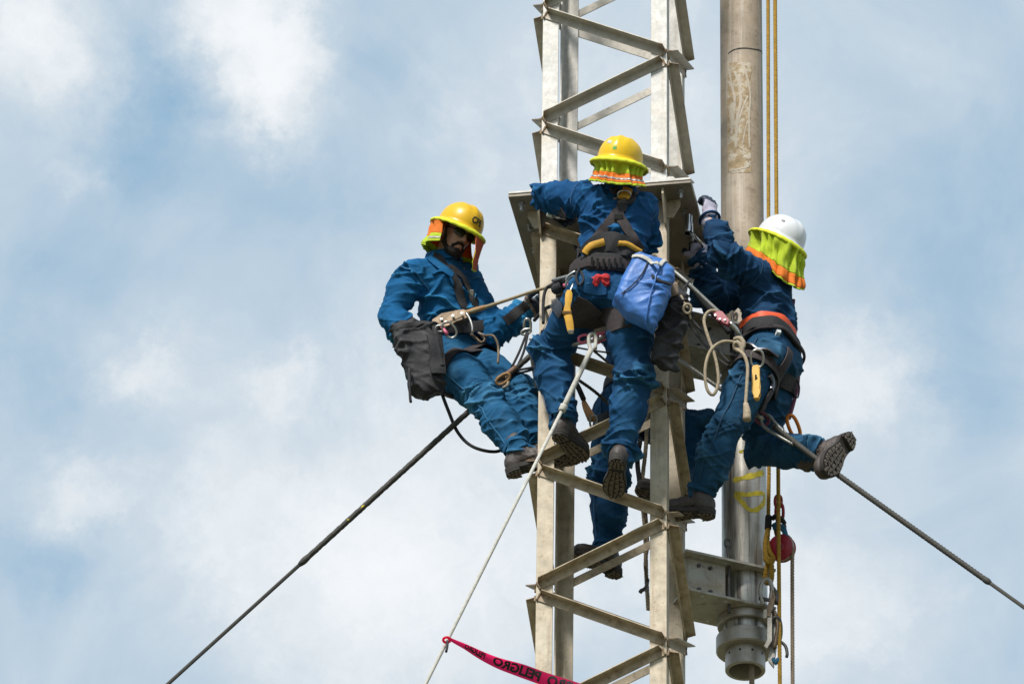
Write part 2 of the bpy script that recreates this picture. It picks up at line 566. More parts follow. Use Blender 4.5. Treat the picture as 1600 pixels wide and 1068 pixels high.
def denim(name, col, worn):  # worn: faded cloth colour, also used as painted highlight on fold ridges
    m = mat(name, col, .85, var=.16, scale=9, bump=.22, bscale=330, stains=[(5.5, .50, .72, worn, .45), (30, .58, .75, worn, .35), (4, .58, .72, (col[0] * .9 + .008, col[1] * .55, col[2] * .42), .6)], detail=7, spec=.15)
    t = m.node_tree
    b = t.nodes['Principled BSDF']
    fine = b.inputs['Normal'].links[0].from_node
    tc = next(n for n in t.nodes if n.type == 'TEX_COORD')
    wn_ = t.nodes.new('ShaderNodeTexNoise')
    wn_.inputs['Scale'].default_value = 6.0
    wn_.inputs['Detail'].default_value = 2.0
    t.links.new(tc.outputs['Object'], wn_.inputs['Vector'])
    md = t.nodes.new('ShaderNodeVectorMath'); md.operation = 'MULTIPLY_ADD'
    md.inputs[1].default_value = (.16, .16, .16)
    t.links.new(wn_.outputs['Color'], md.inputs[0]); t.links.new(tc.outputs['Object'], md.inputs[2])
    mp = t.nodes.new('ShaderNodeMapping')
    mp.inputs['Rotation'].default_value = (.5, .3, .2)
    mp.inputs['Scale'].default_value = (.55, .55, 1.35)
    t.links.new(md.outputs[0], mp.inputs[0])
    rn = t.nodes.new('ShaderNodeTexNoise')
    rn.noise_type = 'RIDGED_MULTIFRACTAL'
    rn.inputs['Scale'].default_value = 13.0
    rn.inputs['Detail'].default_value = 3.0
    t.links.new(mp.outputs[0], rn.inputs['Vector'])
    at_ = t.nodes.new('ShaderNodeAttribute'); at_.attribute_name = 'wear_highlight'
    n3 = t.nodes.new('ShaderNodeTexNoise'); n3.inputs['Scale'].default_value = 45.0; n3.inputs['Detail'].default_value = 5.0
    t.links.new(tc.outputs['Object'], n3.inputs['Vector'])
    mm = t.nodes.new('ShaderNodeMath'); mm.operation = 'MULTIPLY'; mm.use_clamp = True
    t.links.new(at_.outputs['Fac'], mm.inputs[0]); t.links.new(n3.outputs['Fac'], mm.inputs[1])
    mw = t.nodes.new('ShaderNodeMixRGB'); mw.inputs[2].default_value = (*[min(1, x * 1.15) for x in worn], 1)  # fold ridges painted paler: crease fading plus highlight contrast in the colour
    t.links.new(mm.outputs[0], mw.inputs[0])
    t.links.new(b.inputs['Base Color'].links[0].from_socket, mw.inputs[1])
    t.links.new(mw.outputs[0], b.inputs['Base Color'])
    b2 = t.nodes.new('ShaderNodeBump')
    b2.inputs['Strength'].default_value = .7
    b2.inputs['Distance'].default_value = .014
    t.links.new(rn.outputs['Fac'], b2.inputs['Height'])
    t.links.new(fine.outputs[0], b2.inputs['Normal'])
    t.links.new(b2.outputs[0], b.inputs['Normal'])
    return m


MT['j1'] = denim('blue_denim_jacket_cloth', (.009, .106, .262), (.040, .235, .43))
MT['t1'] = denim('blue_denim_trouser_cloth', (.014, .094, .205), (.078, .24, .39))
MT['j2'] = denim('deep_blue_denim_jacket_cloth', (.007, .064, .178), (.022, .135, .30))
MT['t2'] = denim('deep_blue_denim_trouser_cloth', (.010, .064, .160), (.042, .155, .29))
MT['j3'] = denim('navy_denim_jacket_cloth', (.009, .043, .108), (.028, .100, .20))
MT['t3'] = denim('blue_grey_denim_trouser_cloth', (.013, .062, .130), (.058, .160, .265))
for _k, _c in (('s1', (.02, .14, .29)), ('s2', (.012, .08, .20)), ('s3', (.012, .062, .13))):
    MT[_k] = mat('denim_seam_thread_' + _k, _c, .85, var=.2, scale=60, bump=.3, bscale=300)
# brown rust creeping from the welded ends of the braces
def rust_ends(m, half):
    t = m.node_tree
    b = t.nodes['Principled BSDF']
    src = b.inputs['Base Color'].links[0].from_socket
    tc = next(n for n in t.nodes if n.type == 'TEX_COORD')
    sx = t.nodes.new('ShaderNodeSeparateXYZ'); t.links.new(tc.outputs['Object'], sx.inputs[0])
    ab = t.nodes.new('ShaderNodeMath'); ab.operation = 'ABSOLUTE'; t.links.new(sx.outputs[0], ab.inputs[0])
    nz = t.nodes.new('ShaderNodeTexNoise'); nz.inputs['Scale'].default_value = 28; nz.inputs['Detail'].default_value = 6
    t.links.new(tc.outputs['Object'], nz.inputs['Vector'])
    ad = t.nodes.new('ShaderNodeMath'); ad.operation = 'MULTIPLY_ADD'; ad.inputs[1].default_value = .12
    t.links.new(nz.outputs['Fac'], ad.inputs[0]); t.links.new(ab.outputs[0], ad.inputs[2])
    mr = t.nodes.new('ShaderNodeMapRange'); mr.inputs[1].default_value = half + .015; mr.inputs[2].default_value = half + .065; mr.inputs[4].default_value = .8
    t.links.new(ad.outputs[0], mr.inputs[0])
    mx = t.nodes.new('ShaderNodeMixRGB'); mx.inputs[2].default_value = (.17, .105, .05, 1)
    t.links.new(mr.outputs[0], mx.inputs[0]); t.links.new(src, mx.inputs[1])
    t.links.new(mx.outputs[0], b.inputs['Base Color'])


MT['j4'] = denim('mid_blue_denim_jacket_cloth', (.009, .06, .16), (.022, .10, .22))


# ------------------------------------------------------------------ implicit surfaces (bodies, clothes, boots, gloves)
_perm = np.concatenate([np.random.default_rng(3).permutation(256)] * 3)
_grad = np.random.default_rng(5).normal(size=(256, 3))
_grad /= np.linalg.norm(_grad, axis=1)[:, None]


def perlin(P):
    P = np.asarray(P, float)
    i = np.floor(P).astype(int)
    f = P - i
    i &= 255
    u = f * f * f * (f * (f * 6 - 15) + 10)
    out = 0
    for dx in (0, 1):
        for dy in (0, 1):
            for dz in (0, 1):
                h = _perm[_perm[_perm[(i[:, 0] + dx) & 255] + ((i[:, 1] + dy) & 255)] + ((i[:, 2] + dz) & 255)]
                g = _grad[h & 255]
                w = (u[:, 0] if dx else 1 - u[:, 0]) * (u[:, 1] if dy else 1 - u[:, 1]) * (u[:, 2] if dz else 1 - u[:, 2])
                out = out + w * (g[:, 0] * (f[:, 0] - dx) + g[:, 1] * (f[:, 1] - dy) + g[:, 2] * (f[:, 2] - dz))
    return out * 1.6


def npv(p):
    return np.array(tuple(p), float)


class Field:
    """a smooth union of simple shapes, meshed with surface nets"""

    def __init__(self):
        self.prims = []

    def add(self, fn, lo, hi, k=.02):
        self.prims.append((fn, np.array(lo, float), np.array(hi, float), k))

    def cone(self, a, b, ra, rb, k=.02):
        a, b = npv(a), npv(b)
        ab = b - a
        L2 = max(ab @ ab, 1e-12)

        def fn(P):
            t = np.clip((P - a) @ ab / L2, 0, 1)
            q = P - a - t[..., None] * ab
            return np.sqrt((q * q).sum(-1)) - (ra + (rb - ra) * t)
        r = max(ra, rb)
        self.add(fn, np.minimum(a, b) - r, np.maximum(a, b) + r, k)

    def chain(self, pts, rads, k=.02):
        for i in range(len(pts) - 1):
            self.cone(pts[i], pts[i + 1], rads[i], rads[i + 1], k)

    def ell(self, c, X, Y, Z, r, k=.02):
        c = npv(c)
        A = np.array([npv(X), npv(Y), npv(Z)])
        r = np.array(r, float)
        m = r.min()

        def fn(P):
            q = (P - c) @ A.T
            k0 = np.sqrt(((q / r) ** 2).sum(-1))
            k1 = np.sqrt(((q / (r * r)) ** 2).sum(-1)) + 1e-9
            return k0 * (k0 - 1) / k1
        self.add(fn, c - r.max(), c + r.max(), k)

    def loft(self, o, up, right, st, k=.03):
        """elliptic stations (t, rx, ry, shift forward) along up from o"""
        o, up, right = npv(o), npv(up), npv(right)
        up = up / np.linalg.norm(up)
        right = right - up * (right @ up)
        right /= np.linalg.norm(right)
        fw = np.cross(up, right)
        st = np.array(st, float)
        T = st[:, 0]

        def fn(P):
            q = P - o
            t = q @ up
            rx, ry, sh = (np.interp(t, T, st[:, i]) for i in (1, 2, 3))
            x, y = q @ right, q @ fw - sh
            d = (np.sqrt((x / rx) ** 2 + (y / ry) ** 2) - 1) * np.minimum(rx, ry)
            return np.maximum(d, np.maximum(t - T[-1], T[0] - t))
        ends = [o + up * T[0], o + up * T[-1]]
        m = st[:, 1:3].max() + .03
        self.add(fn, np.minimum(*ends) - m, np.maximum(*ends) + m, k)

    def mesh(self, h, clip=None):
        lo = np.min([p[1] for p in self.prims], 0) - 4 * h
        hi = np.max([p[2] for p in self.prims], 0) + 4 * h
        n = np.ceil((hi - lo) / h).astype(int) + 1
        D = np.full(n, .2, np.float32)
        ax = [lo[i] + h * np.arange(n[i]) for i in range(3)]
        for fn, a, b, k in self.prims:
            i0 = np.maximum(0, np.floor((a - .05 - lo) / h).astype(int))
            i1 = np.minimum(n, np.ceil((b + .05 - lo) / h).astype(int) + 1)
            sl = tuple(slice(i0[i], i1[i]) for i in range(3))
            G = np.stack(np.meshgrid(*[ax[i][sl[i]] for i in range(3)], indexing='ij'), -1)
            d = fn(G).astype(np.float32)
            e = D[sl]
            hh = np.clip(.5 + .5 * (e - d) / k, 0, 1)
            D[sl] = e + (d - e) * hh - k * hh * (1 - hh)
        if clip is not None:
            G = np.stack(np.meshgrid(*ax, indexing='ij'), -1)
            D = np.maximum(D, clip(G)).astype(np.float32)
        return surfnets(D, lo, h)


def surfnets(D, o, h):
    nx, ny, nz = D.shape
    C = [(i, j, k) for i in (0, 1) for j in (0, 1) for k in (0, 1)]
    s = D < 0
    cnt = np.zeros((nx - 1, ny - 1, nz - 1), np.int8)
    for i, j, k in C:
        cnt += s[i:nx - 1 + i, j:ny - 1 + j, k:nz - 1 + k]
    act = (cnt > 0) & (cnt < 8)
    ai = np.argwhere(act)
    idx = np.full(act.shape, -1, np.int64)
    idx[act] = np.arange(len(ai))
    vals = np.stack([D[ai[:, 0] + i, ai[:, 1] + j, ai[:, 2] + k] for i, j, k in C], 1)
    acc = np.zeros((len(ai), 3)); num = np.zeros(len(ai))
    for a in range(8):
        for b in range(a + 1, 8):
            df = np.abs(np.array(C[a]) - np.array(C[b])).sum()
            if df != 1: continue
            va, vb = vals[:, a], vals[:, b]
            m = (va < 0) != (vb < 0)
            t = np.where(m, va / np.where(m, va - vb, 1), 0)
            p = np.array(C[a])[None] + t[:, None] * (np.array(C[b]) - np.array(C[a]))[None]
            acc += p * m[:, None]; num += m
    V = o + h * (ai + acc / num[:, None])
    F = []
    for axis in range(3):
        a, b = (axis + 1) % 3, (axis + 2) % 3
        s0 = [slice(None)] * 3; s1 = [slice(None)] * 3
        s0[axis] = slice(0, -1); s1[axis] = slice(1, None)
        ch = s[tuple(s0)] != s[tuple(s1)]
        e = np.argwhere(ch)
        ok = (e[:, a] > 0) & (e[:, b] > 0) & (e[:, a] < D.shape[a] - 1) & (e[:, b] < D.shape[b] - 1)
        e = e[ok]
        q = []
        for da, db in ((-1, -1), (0, -1), (0, 0), (-1, 0)):
            c = e.copy(); c[:, a] += da; c[:, b] += db
            q.append(idx[c[:, 0], c[:, 1], c[:, 2]])
        q = np.stack(q, 1)
        inside = s[e[:, 0], e[:, 1], e[:, 2]]
        q[~inside] = q[~inside][:, ::-1]
        F.append(q)
    F = np.concatenate(F)
    F = F[(F >= 0).all(1)]
    return V, F


def vnormals(V, F):
    n = np.cross(V[F[:, 2]] - V[F[:, 0]], V[F[:, 3]] - V[F[:, 1]])
    N = np.zeros_like(V)
    for i in range(4):
        np.add.at(N, F[:, i], n)
    return N / (np.linalg.norm(N, axis=1)[:, None] + 1e-12)


def relax(V, F, it=2, lam=.5):
    E = np.concatenate([F[:, [0, 1]], F[:, [1, 2]], F[:, [2, 3]], F[:, [3, 0]]])
    deg = np.bincount(E[:, 0], minlength=len(V)) + np.bincount(E[:, 1], minlength=len(V))
    for _ in range(it):
        S = np.zeros_like(V)
        for k in range(3):
            S[:, k] = np.bincount(E[:, 0], V[E[:, 1], k], len(V)) + np.bincount(E[:, 1], V[E[:, 0], k], len(V))
        V = V + lam * (S / deg[:, None] - V)
    return V


def ridged(q):
    return 1 - np.minimum(1, np.abs(perlin(q)) * 2.4)


def wrinkle(V, F, chains, seed=0, amp=1.0):
    """cloth folds across the limbs: chains = [(points, radius, base amplitude, [amplitude at each point], fold length)]"""
    N = vnormals(V, F)
    W = []; Dsp = []
    for ci, (pts, rad, base, jam, lam) in enumerate(chains):
        pts = [npv(p) for p in pts]
        best = np.full(len(V), 9.); S = np.zeros(len(V)); s0 = 0; AX = np.zeros_like(V)
        js = [0]
        for i in range(len(pts) - 1):
            a, b = pts[i], pts[i + 1]
            ab = b - a; L = np.linalg.norm(ab)
            t = np.clip((V - a) @ ab / L ** 2, -.3 if i == 0 else 0, 1.3 if i == len(pts) - 2 else 1)
            d = np.linalg.norm(V - a - t[:, None] * ab, axis=1)
            m = d < best
            best[m] = d[m]; S[m] = s0 + t[m] * L; AX[m] = ab / L
            s0 += L; js.append(s0)
        A = np.full(len(V), base)
        for p, w in zip(js, jam):
            A += w * np.exp(-((S - p) / .085) ** 2)
        ref = np.array([.31, .52, .79])
        U = np.cross(AX, ref); U /= np.linalg.norm(U, axis=1)[:, None]
        B = np.cross(AX, U)
        u, b_ = (V * U).sum(1), (V * B).sum(1)
        off = seed * 7.3 + ci * 3.1
        wv = perlin(V * 7 + off) * .035
        f = 0
        for k, (sk, l, w) in enumerate(((.55, lam, .55), (-.6, lam * 1.25, .55), (.15, lam * .7, .16))):
            q = np.stack([(S + sk * u + wv) / l, u / .22 + off + k, b_ / .22 + k * 5], 1)
            f = f + w * ridged(q) ** 3.0
        patch = np.clip(.55 + 1.1 * perlin(V * 5.5 + off + 20), .15, 1.3)
        low = perlin(V * 6 + off + 40) * .35
        Dsp.append(2.35 * A * (f * 1.25 * patch - .36 + low))
        W.append(np.exp(-best / rad * 5))
    W = np.array(W); W /= W.sum(0)
    d = (W * np.array(Dsp)).sum(0) * amp
    global WEAR_HIGHLIGHT
    WEAR_HIGHLIGHT = np.clip((d - .0035) / .012, 0, 1)  # mask of raised folds, for crease fading and painted highlights
    return relax(V + N * d[:, None], F, 1, .4)


def poly_obj(name, V, F, m, parent=None, smooth=True, wear_highlight=None):
    me = bpy.data.meshes.new(name)
    me.vertices.add(len(V)); me.vertices.foreach_set('co', np.asarray(V, np.float32).ravel())
    me.loops.add(F.size); me.loops.foreach_set('vertex_index', np.asarray(F, np.int32).ravel())
    me.polygons.add(len(F)); me.polygons.foreach_set('loop_start', np.arange(0, F.size, F.shape[1], dtype=np.int32))
    me.update(calc_edges=True)
    me.validate()
    if wear_highlight is not None:
        me.attributes.new('wear_highlight', 'FLOAT', 'POINT').data.foreach_set('value', np.asarray(wear_highlight, np.float32))
    return obj(name, me, m, parent, smooth)


def bvh_of(*objs):
    V, F = [], []
    for o in objs:
        k = len(V)
        V += [v.co.copy() for v in o.data.vertices]
        F += [tuple(i + k for i in p.vertices) for p in o.data.polygons]
    return BVHTree.FromPolygons(V, F)


def surf(bvh, px, py):
    """the point of a garment seen at a pixel"""
    d = Vector(ray(px, py))
    hit, n, _, _ = bvh.ray_cast(Vector(CAMPOS), d)
    if hit is None:
        return None, None
    return hit, n


def ribbon(name, path, normals, width, thick, m, parent=None, closed=False, smooth=True):
    n = len(path)
    V, F = [], []
    for i in range(n):
        a = path[(i - 1) % n] if (closed or i) else path[0]
        b = path[(i + 1) % n] if (closed or i < n - 1) else path[-1]
        t = (b - a).normalized()
        nn = (normals[i] - t * normals[i].dot(t)).normalized()
        w = t.cross(nn)
        ww = width[i] if isinstance(width, (list, tuple, np.ndarray)) else width
        for su, sv in ((-1, 0), (-1, 1), (-.5, 1.25), (.5, 1.25), (1, 1), (1, 0)):
            V.append(path[i] + w * (su * ww / 2) + nn * (sv * thick))
    k = 6
    for i in range(n if closed else n - 1):
        for j in range(k):
            j2 = (j + 1) % k
            F.append((i * k + j, ((i + 1) % n) * k + j, ((i + 1) % n) * k + j2, i * k + j2))
    if not closed:
        F.append(tuple(range(k))); F.append(tuple(range((n - 1) * k, n * k))[::-1])
    o = obj(name, mesh_from(name, V, F), m, parent)
    shade_auto(o, 50)
    return o


def strap(name, bvh, pix, width, m, parent, thick=.004, off=.003, n=None, Y=0.0):
    """webbing laid over the clothes along a line of pixels"""
    pts = []
    for q in pix:
        if isinstance(q, Vector): pts.append(q); continue
        if len(q) == 3:
            pts.append(at(*q)); continue
        h, nn = surf(bvh, *q)
        pts.append(h if h is not None else at(q[0], q[1], Y))
    L = sum((pts[i + 1] - pts[i]).length for i in range(len(pts) - 1))
    n = n or max(4, int(L / .012))
    path = spline(pts, n)
    P2, N2 = [], []
    for p in path:
        loc, nn, _, dist = bvh.find_nearest(p)
        if loc is None or dist > .05:
            P2.append(p); N2.append(N2[-1] if N2 else -Vector(_v))
        else:
            P2.append(loc + nn * off); N2.append(nn)
    for _ in range(3):
        P2 = [P2[0]] + [(P2[i - 1] + P2[i] * 2 + P2[i + 1]) / 4 for i in range(1, n - 1)] + [P2[-1]]
        N2 = [N2[0]] + [(N2[i - 1] + N2[i] * 2 + N2[i + 1]).normalized() for i in range(1, n - 1)] + [N2[-1]]
    P2 = [p + nn * .003 for p, nn in zip(P2, N2)]
    return ribbon(name, P2, N2, width, thick, m, parent)


def loop_strap(name, bvh, c, axis, width, m, parent, thick=.005, off=.004, n=56, rmax=.3, arc=None, tilt=True):
    """a belt round the body, found by casting outwards from its axis; arc = (start, end) direction vectors' angles"""
    c = Vector(c); ax = Vector(axis).normalized()
    X = ax.orthogonal().normalized(); Y = ax.cross(X)
    P, N = [], []
    for i in range(n):
        t = 2 * math.pi * i / n
        d = X * math.cos(t) + Y * math.sin(t)
        best = None
        o = c.copy(); trav = 0
        for _ in range(6):
            h, nn, _, dist = bvh.ray_cast(o, d)
            if h is None or trav + dist > rmax: break
            trav += dist; best = trav
            o = h + d * .0005; trav += .0005
        P.append(best if best else None); N.append(d)
    good = [p for p in P if p]
    med = float(np.median(good)) if good else .12
    rad = np.array([min(p, med * 1.45) if p else med for p in P])
    for _ in range(4):
        rad = np.maximum(rad, (np.roll(rad, 1) + np.roll(rad, -1)) / 2)
    path = [c + d * (r_ + off) for d, r_ in zip(N, rad)]
    return ribbon(name, path, N, width, thick, m, parent, closed=True), path


def oval(name, c, a, b, ra, rb, r, m, parent=None, power=2.4):
    return tube(name, ring_path(c, a, b, ra, rb, 24, power), r, m, parent, n=36, closed=True)


def carabiner(c, along, side, L, Wd, r, m, parent=None, name='carabiner', gate=None):
    o = oval(name, c, along, side, L / 2, Wd / 2, r, m, parent)
    if gate is not None:
        tube('gate', [Vector(c) + Vector(side) * (Wd / 2) - Vector(along) * (L * .22), Vector(c) + Vector(side) * (Wd / 2) + Vector(along) * (L * .22)], r * 1.5, gate, o if parent is None else o)
    return o


CR, CU, CV = Vector(_r), Vector(_u), Vector(_v)


# ------------------------------------------------------------------ ground
GZ = float(CAMPOS[2]) - 1.65


def build_ground():
    bm = bmesh.new()
    n = 60
    S = 1500.0
    g = [[None] * (n + 1) for _ in range(n + 1)]
    for i in range(n + 1):
        for j in range(n + 1):
            x = (i / n * 2 - 1); y = (j / n * 2 - 1)
            X = math.copysign(abs(x) ** 2.2, x) * S; Y = math.copysign(abs(y) ** 2.2, y) * S
            far = min(1, math.hypot(X, Y) / 200)
            z = mnoise(Vector((X * .02, Y * .02, 0))) * 1.5 * far - .02 + GZ
            g[i][j] = bm.verts.new((X, Y, z))
    for i in range(n):
        for j in range(n):
            bm.faces.new((g[i][j], g[i + 1][j], g[i + 1][j + 1], g[i][j + 1]))
    o = obj('ground', bm_mesh(bm, 'ground'), MT['ground'], smooth=True)
    tag(o, 'dry earth ground below the tower', 'ground', kind='structure')


build_ground()

# ------------------------------------------------------------------ lattice tower
TW = .62
H = TW / 2
PITCH = .6806
ZU, ZL = 16.0395, 14.0938
ZP = 15.546
LA, LT = .080, .009          # leg angle
tower = thing('lattice_tower', (0, 0, GZ), 'square galvanised steel lattice tower of angle irons with a bolted splice plate', 'tower')


def leg_mesh(name, sx, sy, z0, z1):
    bm = bmesh.new()
    x, y = sx * H, sy * H
    prof = [(0, 0), (-LA, 0), (-LA, -LT), (-LT, -LT), (-LT, -LA), (0, -LA)]
    pts = [Vector((x + sx * px_, y + sy * py_, z0)) for px_, py_ in prof]
    prism(bm, pts, Vector((0, 0, z1 - z0)))
    bmesh.ops.bevel(bm, geom=[e for e in bm.edges if abs((e.verts[0].co - e.verts[1].co).z) > .5], offset=.0015, segments=1, affect='EDGES')
    return bm_mesh(bm, name)


for sx, sy in ((-1, -1), (1, -1), (1, 1), (-1, 1)):
    obj('leg', leg_mesh('leg', sx, sy, ZP + .034, 19.4), MT['galv'], tower)
    obj('leg', leg_mesh('leg', sx, sy, GZ, ZP), MT['tan_steel'], tower)

BH, BB, BT = .042, .052, .006      # brace: flange in the face, outstanding flange, thickness
SPAN = TW - .030
RISE = PITCH / 2 - BH - .016
BL = math.hypot(SPAN, RISE)


def brace_mesh(name):
    bm = bmesh.new()
    prof = [(0, BH / 2), (-BB, BH / 2), (-BB, BH / 2 - BT), (-BT, BH / 2 - BT), (-BT, -BH / 2), (0, -BH / 2)]
    prism(bm, [Vector((-BL / 2, y, z)) for y, z in prof], Vector((BL, 0, 0)))
    # clip the corners of the outstanding flange
    bmesh.ops.recalc_face_normals(bm, faces=bm.faces)
    for v in bm.verts:
        if v.co.y < -BB + .001:
            v.co.x -= math.copysign(.012, v.co.x)
    bmesh.ops.bevel(bm, geom=[e for e in bm.edges if abs(e.verts[0].co.x - e.verts[1].co.x) > .3], offset=.001, segments=1, affect='EDGES')
    return bm_mesh(bm, name)


rust_ends(MT['brace_up'], BL / 2)
rust_ends(MT['brace_low'], BL / 2)


def weld_mesh(sgn):
    n = 9
    rr_ = random.Random(3 + sgn)
    pth = [Vector((sgn * (BL / 2 + .001), -.004 - .001 * rr_.random(), -BH / 2 + BH * i / (n - 1))) for i in range(n)]
    V, F = tube_geo(pth, [.0055 + .002 * rr_.random() for _ in range(n)], 6)
    me = mesh_from('weld_bead', V, F)
    me.materials.append(MT['weld'])
    me.polygons.foreach_set('use_smooth', [True] * len(me.polygons))
    return me


MT['weld'] = mat('brown_weld_metal', (.24, .17, .10), .7, .2, var=.4, scale=60)
WELDS = [weld_mesh(-1), weld_mesh(1)]
BM_UP = brace_mesh('brace'); BM_UP.materials.append(MT['brace_up'])
BM_LO = brace_mesh('brace'); BM_LO.materials.append(MT['brace_low'])
FACES = [  # centre of face, left-to-right direction seen from outside, outward normal, phase of left end, phase of right end
    (Vector((0, -H, 0)), Vector((1, 0, 0)), Vector((0, -1, 0)), 0, .5),
    (Vector((H, 0, 0)), Vector((0, 1, 0)), Vector((1, 0, 0)), .5, 0),
    (Vector((0, H, 0)), Vector((-1, 0, 0)), Vector((0, 1, 0)), 0, .5),
    (Vector((-H, 0, 0)), Vector((0, -1, 0)), Vector((-1, 0, 0)), .5, 0),
]


def brace_matrix(fc, rt, out, zc, up):
    c = fc + out * .001 + Vector((0, 0, zc))
    X = (rt * SPAN + Vector((0, 0, RISE if up else -RISE))).normalized()
    Yv = -out
    Z = X.cross(Yv)
    m = Matrix.Identity(4)
    for i in range(3):
        m[i][0], m[i][1], m[i][2], m[i][3] = X[i], Yv[i], Z[i], c[i]
    return m


def add_braces(z_node, kmin, kmax, mesh, joined=None):
    """nodes at z_node + k*PITCH (phase 0) ; one brace per half pitch and face"""
    for k in range(kmin, kmax):
        zmid = z_node + (k + .5) * PITCH / 2
        for fc, rt, out, p0, p1 in FACES:
            lo_is_left = ((k % 2 == 0) == (p0 == 0))
            m = brace_matrix(fc, rt, out, zmid, lo_is_left)
            if joined is not None:
                joined.append(m); continue
            o = bpy.data.objects.new('brace', mesh)
            COL.objects.link(o)
            o.parent = tower
            o.matrix_parent_inverse = Matrix.Translation((0, 0, -GZ))
            o.matrix_basis = m
            for wm in WELDS:
                w_ = bpy.data.objects.new('weld_bead', wm)
                COL.objects.link(w_)
                w_.parent = o


add_braces(ZU, -1, 9, BM_UP)
add_braces(ZL, -8, 4, BM_LO)
low = []
add_braces(ZL, -52, -8, None, low)
bmj = bmesh.new()
for m in low:
    tmp = bmesh.new(); tmp.from_mesh(BM_LO); tmp.transform(m)
    me = bpy.data.meshes.new('t'); tmp.to_mesh(me); tmp.free(); bmj.from_mesh(me); bpy.data.meshes.remove(me)
o = obj('lower_bracing', bm_mesh(bmj, 'lower_bracing'), MT['brace_low'], tower)
o['kind'] = 'stuff'

# splice plates, stiffeners, bolts
PW = .447
for z in (ZP + .0075, ZP + .0265):
    bm = bmesh.new()
    inner = .20
    for (cx_, cy_, hx, hy) in ((0, -(PW + inner) / 2, PW, (PW - inner) / 2), (0, (PW + inner) / 2, PW, (PW - inner) / 2), (-(PW + inner) / 2, 0, (PW - inner) / 2, inner), ((PW + inner) / 2, 0, (PW - inner) / 2, inner)):
        pass
    ring_o = [Vector((sx * PW, sy * PW, z - .007)) for sx, sy in ((-1, -1), (1, -1), (1, 1), (-1, 1))]
    prism(bm, ring_o, Vector((0, 0, .014)))
    bmesh.ops.bevel(bm, geom=list(bm.edges), offset=.002, segments=1, affect='EDGES')
    obj('splice_plate', bm_mesh(bm, 'splice_plate'), MT['galv'] if z > ZP + .02 else MT['plate'], tower)


def gusset(c, out, hgt, wid, down=True, m=None):
    """triangular stiffener with a cope, standing on the splice plate"""
    bm = bmesh.new()
    s = -1 if down else 1
    zb = (ZP - .001) if down else (ZP + .035)
    out = Vector(out)
    th = out.cross(Vector((0, 0, 1))) * .005
    prof = [(.012, 0), (wid, 0), (wid, .03), (.03, hgt), (0.001, hgt), (0.001, .012)]
    pts = [Vector((c[0], c[1], zb)) + out * a + Vector((0, 0, s * b)) - th for a, b in prof]
    prism(bm, pts, th * 2)
    obj('gusset', bm_mesh(bm, 'gusset'), m or (MT['tan_steel'] if down else MT['galv']), tower)


for sx in (-1, 1):
    for sy in (-1, 1):
        gusset((sx * H, sy * (H - .0046), 0), (sx, 0, 0), .10, .065)
        gusset((sx * (H - .0046), sy * H, 0), (0, sy, 0), .15, .115)
        gusset((sx * H, sy * (H - .0046), 0), (sx, 0, 0), .10, .09, False)

BOLT = None


def bolt(x, y):
    global BOLT
    if BOLT is None:
        bm = bmesh.new()
        hexp = [Vector((.016 * math.cos(i * math.pi / 3), .016 * math.sin(i * math.pi / 3), 0)) for i in range(6)]
        prism(bm, [p + Vector((0, 0, -.016)) for p in hexp], Vector((0, 0, .0155)))
        rod = [Vector((.009 * math.cos(i * math.pi / 5), .009 * math.sin(i * math.pi / 5), -.045)) for i in range(10)]
        prism(bm, rod, Vector((0, 0, .030)))
        bmesh.ops.remove_doubles(bm, verts=bm.verts, dist=1e-6)
        BOLT = bm_mesh(bm, 'bolt')
        BOLT.materials.append(MT['bolt'])
    o = bpy.data.objects.new('bolt', BOLT)
    COL.objects.link(o); o.parent = tower; o.matrix_parent_inverse = Matrix.Translation((0, 0, -GZ))
    o.location = (x, y, ZP)


for sx in (-1, 1):
    for sy in (-1, 1):
        bolt(sx * .38, sy * .21); bolt(sx * .20, sy * .385); bolt(sx * .39, sy * .39)
    bolt(sx * .39, 0)

# ------------------------------------------------------------------ tubular pole beside the tower
pc = at(1160.5, 430, .50)
PX, PY, PR = pc.x, pc.y, .1065
ZB = at(1160, 905, .50).z          # top plate level of the lower bracket
pole = thing('tubular_pole', (PX, PY, ZB - .35), 'thick tan metal pole standing beside the tower with a collared open lower end', 'pole')
zc = at(1150, 560, .4).z
V, F = lathe_geo([(PR, zc), (PR, zc + .8), (PR, 19.6)], (PX, PY, 0), (0, 0, 1), 64)
shade_auto(obj('upper_tube', mesh_from('upper_tube', V, F), MT['pole'], pole))
V, F = lathe_geo([(PR - .0005, ZB - .31), (PR + .003, ZB - .1), (PR + .003, zc), (PR, zc + .004)], (PX, PY, 0), (0, 0, 1), 64)
shade_auto(obj('lower_tube', mesh_from('lower_tube', V, F), MT['pole_low'], pole))


def on_pole(px, py, off=.001):
    """point of the pole's surface seen at a pixel"""
    k = ray(px, py); o = CAMPOS
    a = k[0] ** 2 + k[1] ** 2
    b = 2 * (k[0] * (o[0] - PX) + k[1] * (o[1] - PY))
    c = (o[0] - PX) ** 2 + (o[1] - PY) ** 2 - PR ** 2
    t = (-b - math.sqrt(max(0, b * b - 4 * a * c))) / (2 * a)
    p = Vector(o + k * t)
    d = Vector((p.x - PX, p.y - PY, 0)).normalized()
    return Vector((PX, PY, p.z)) + d * (PR + off), d


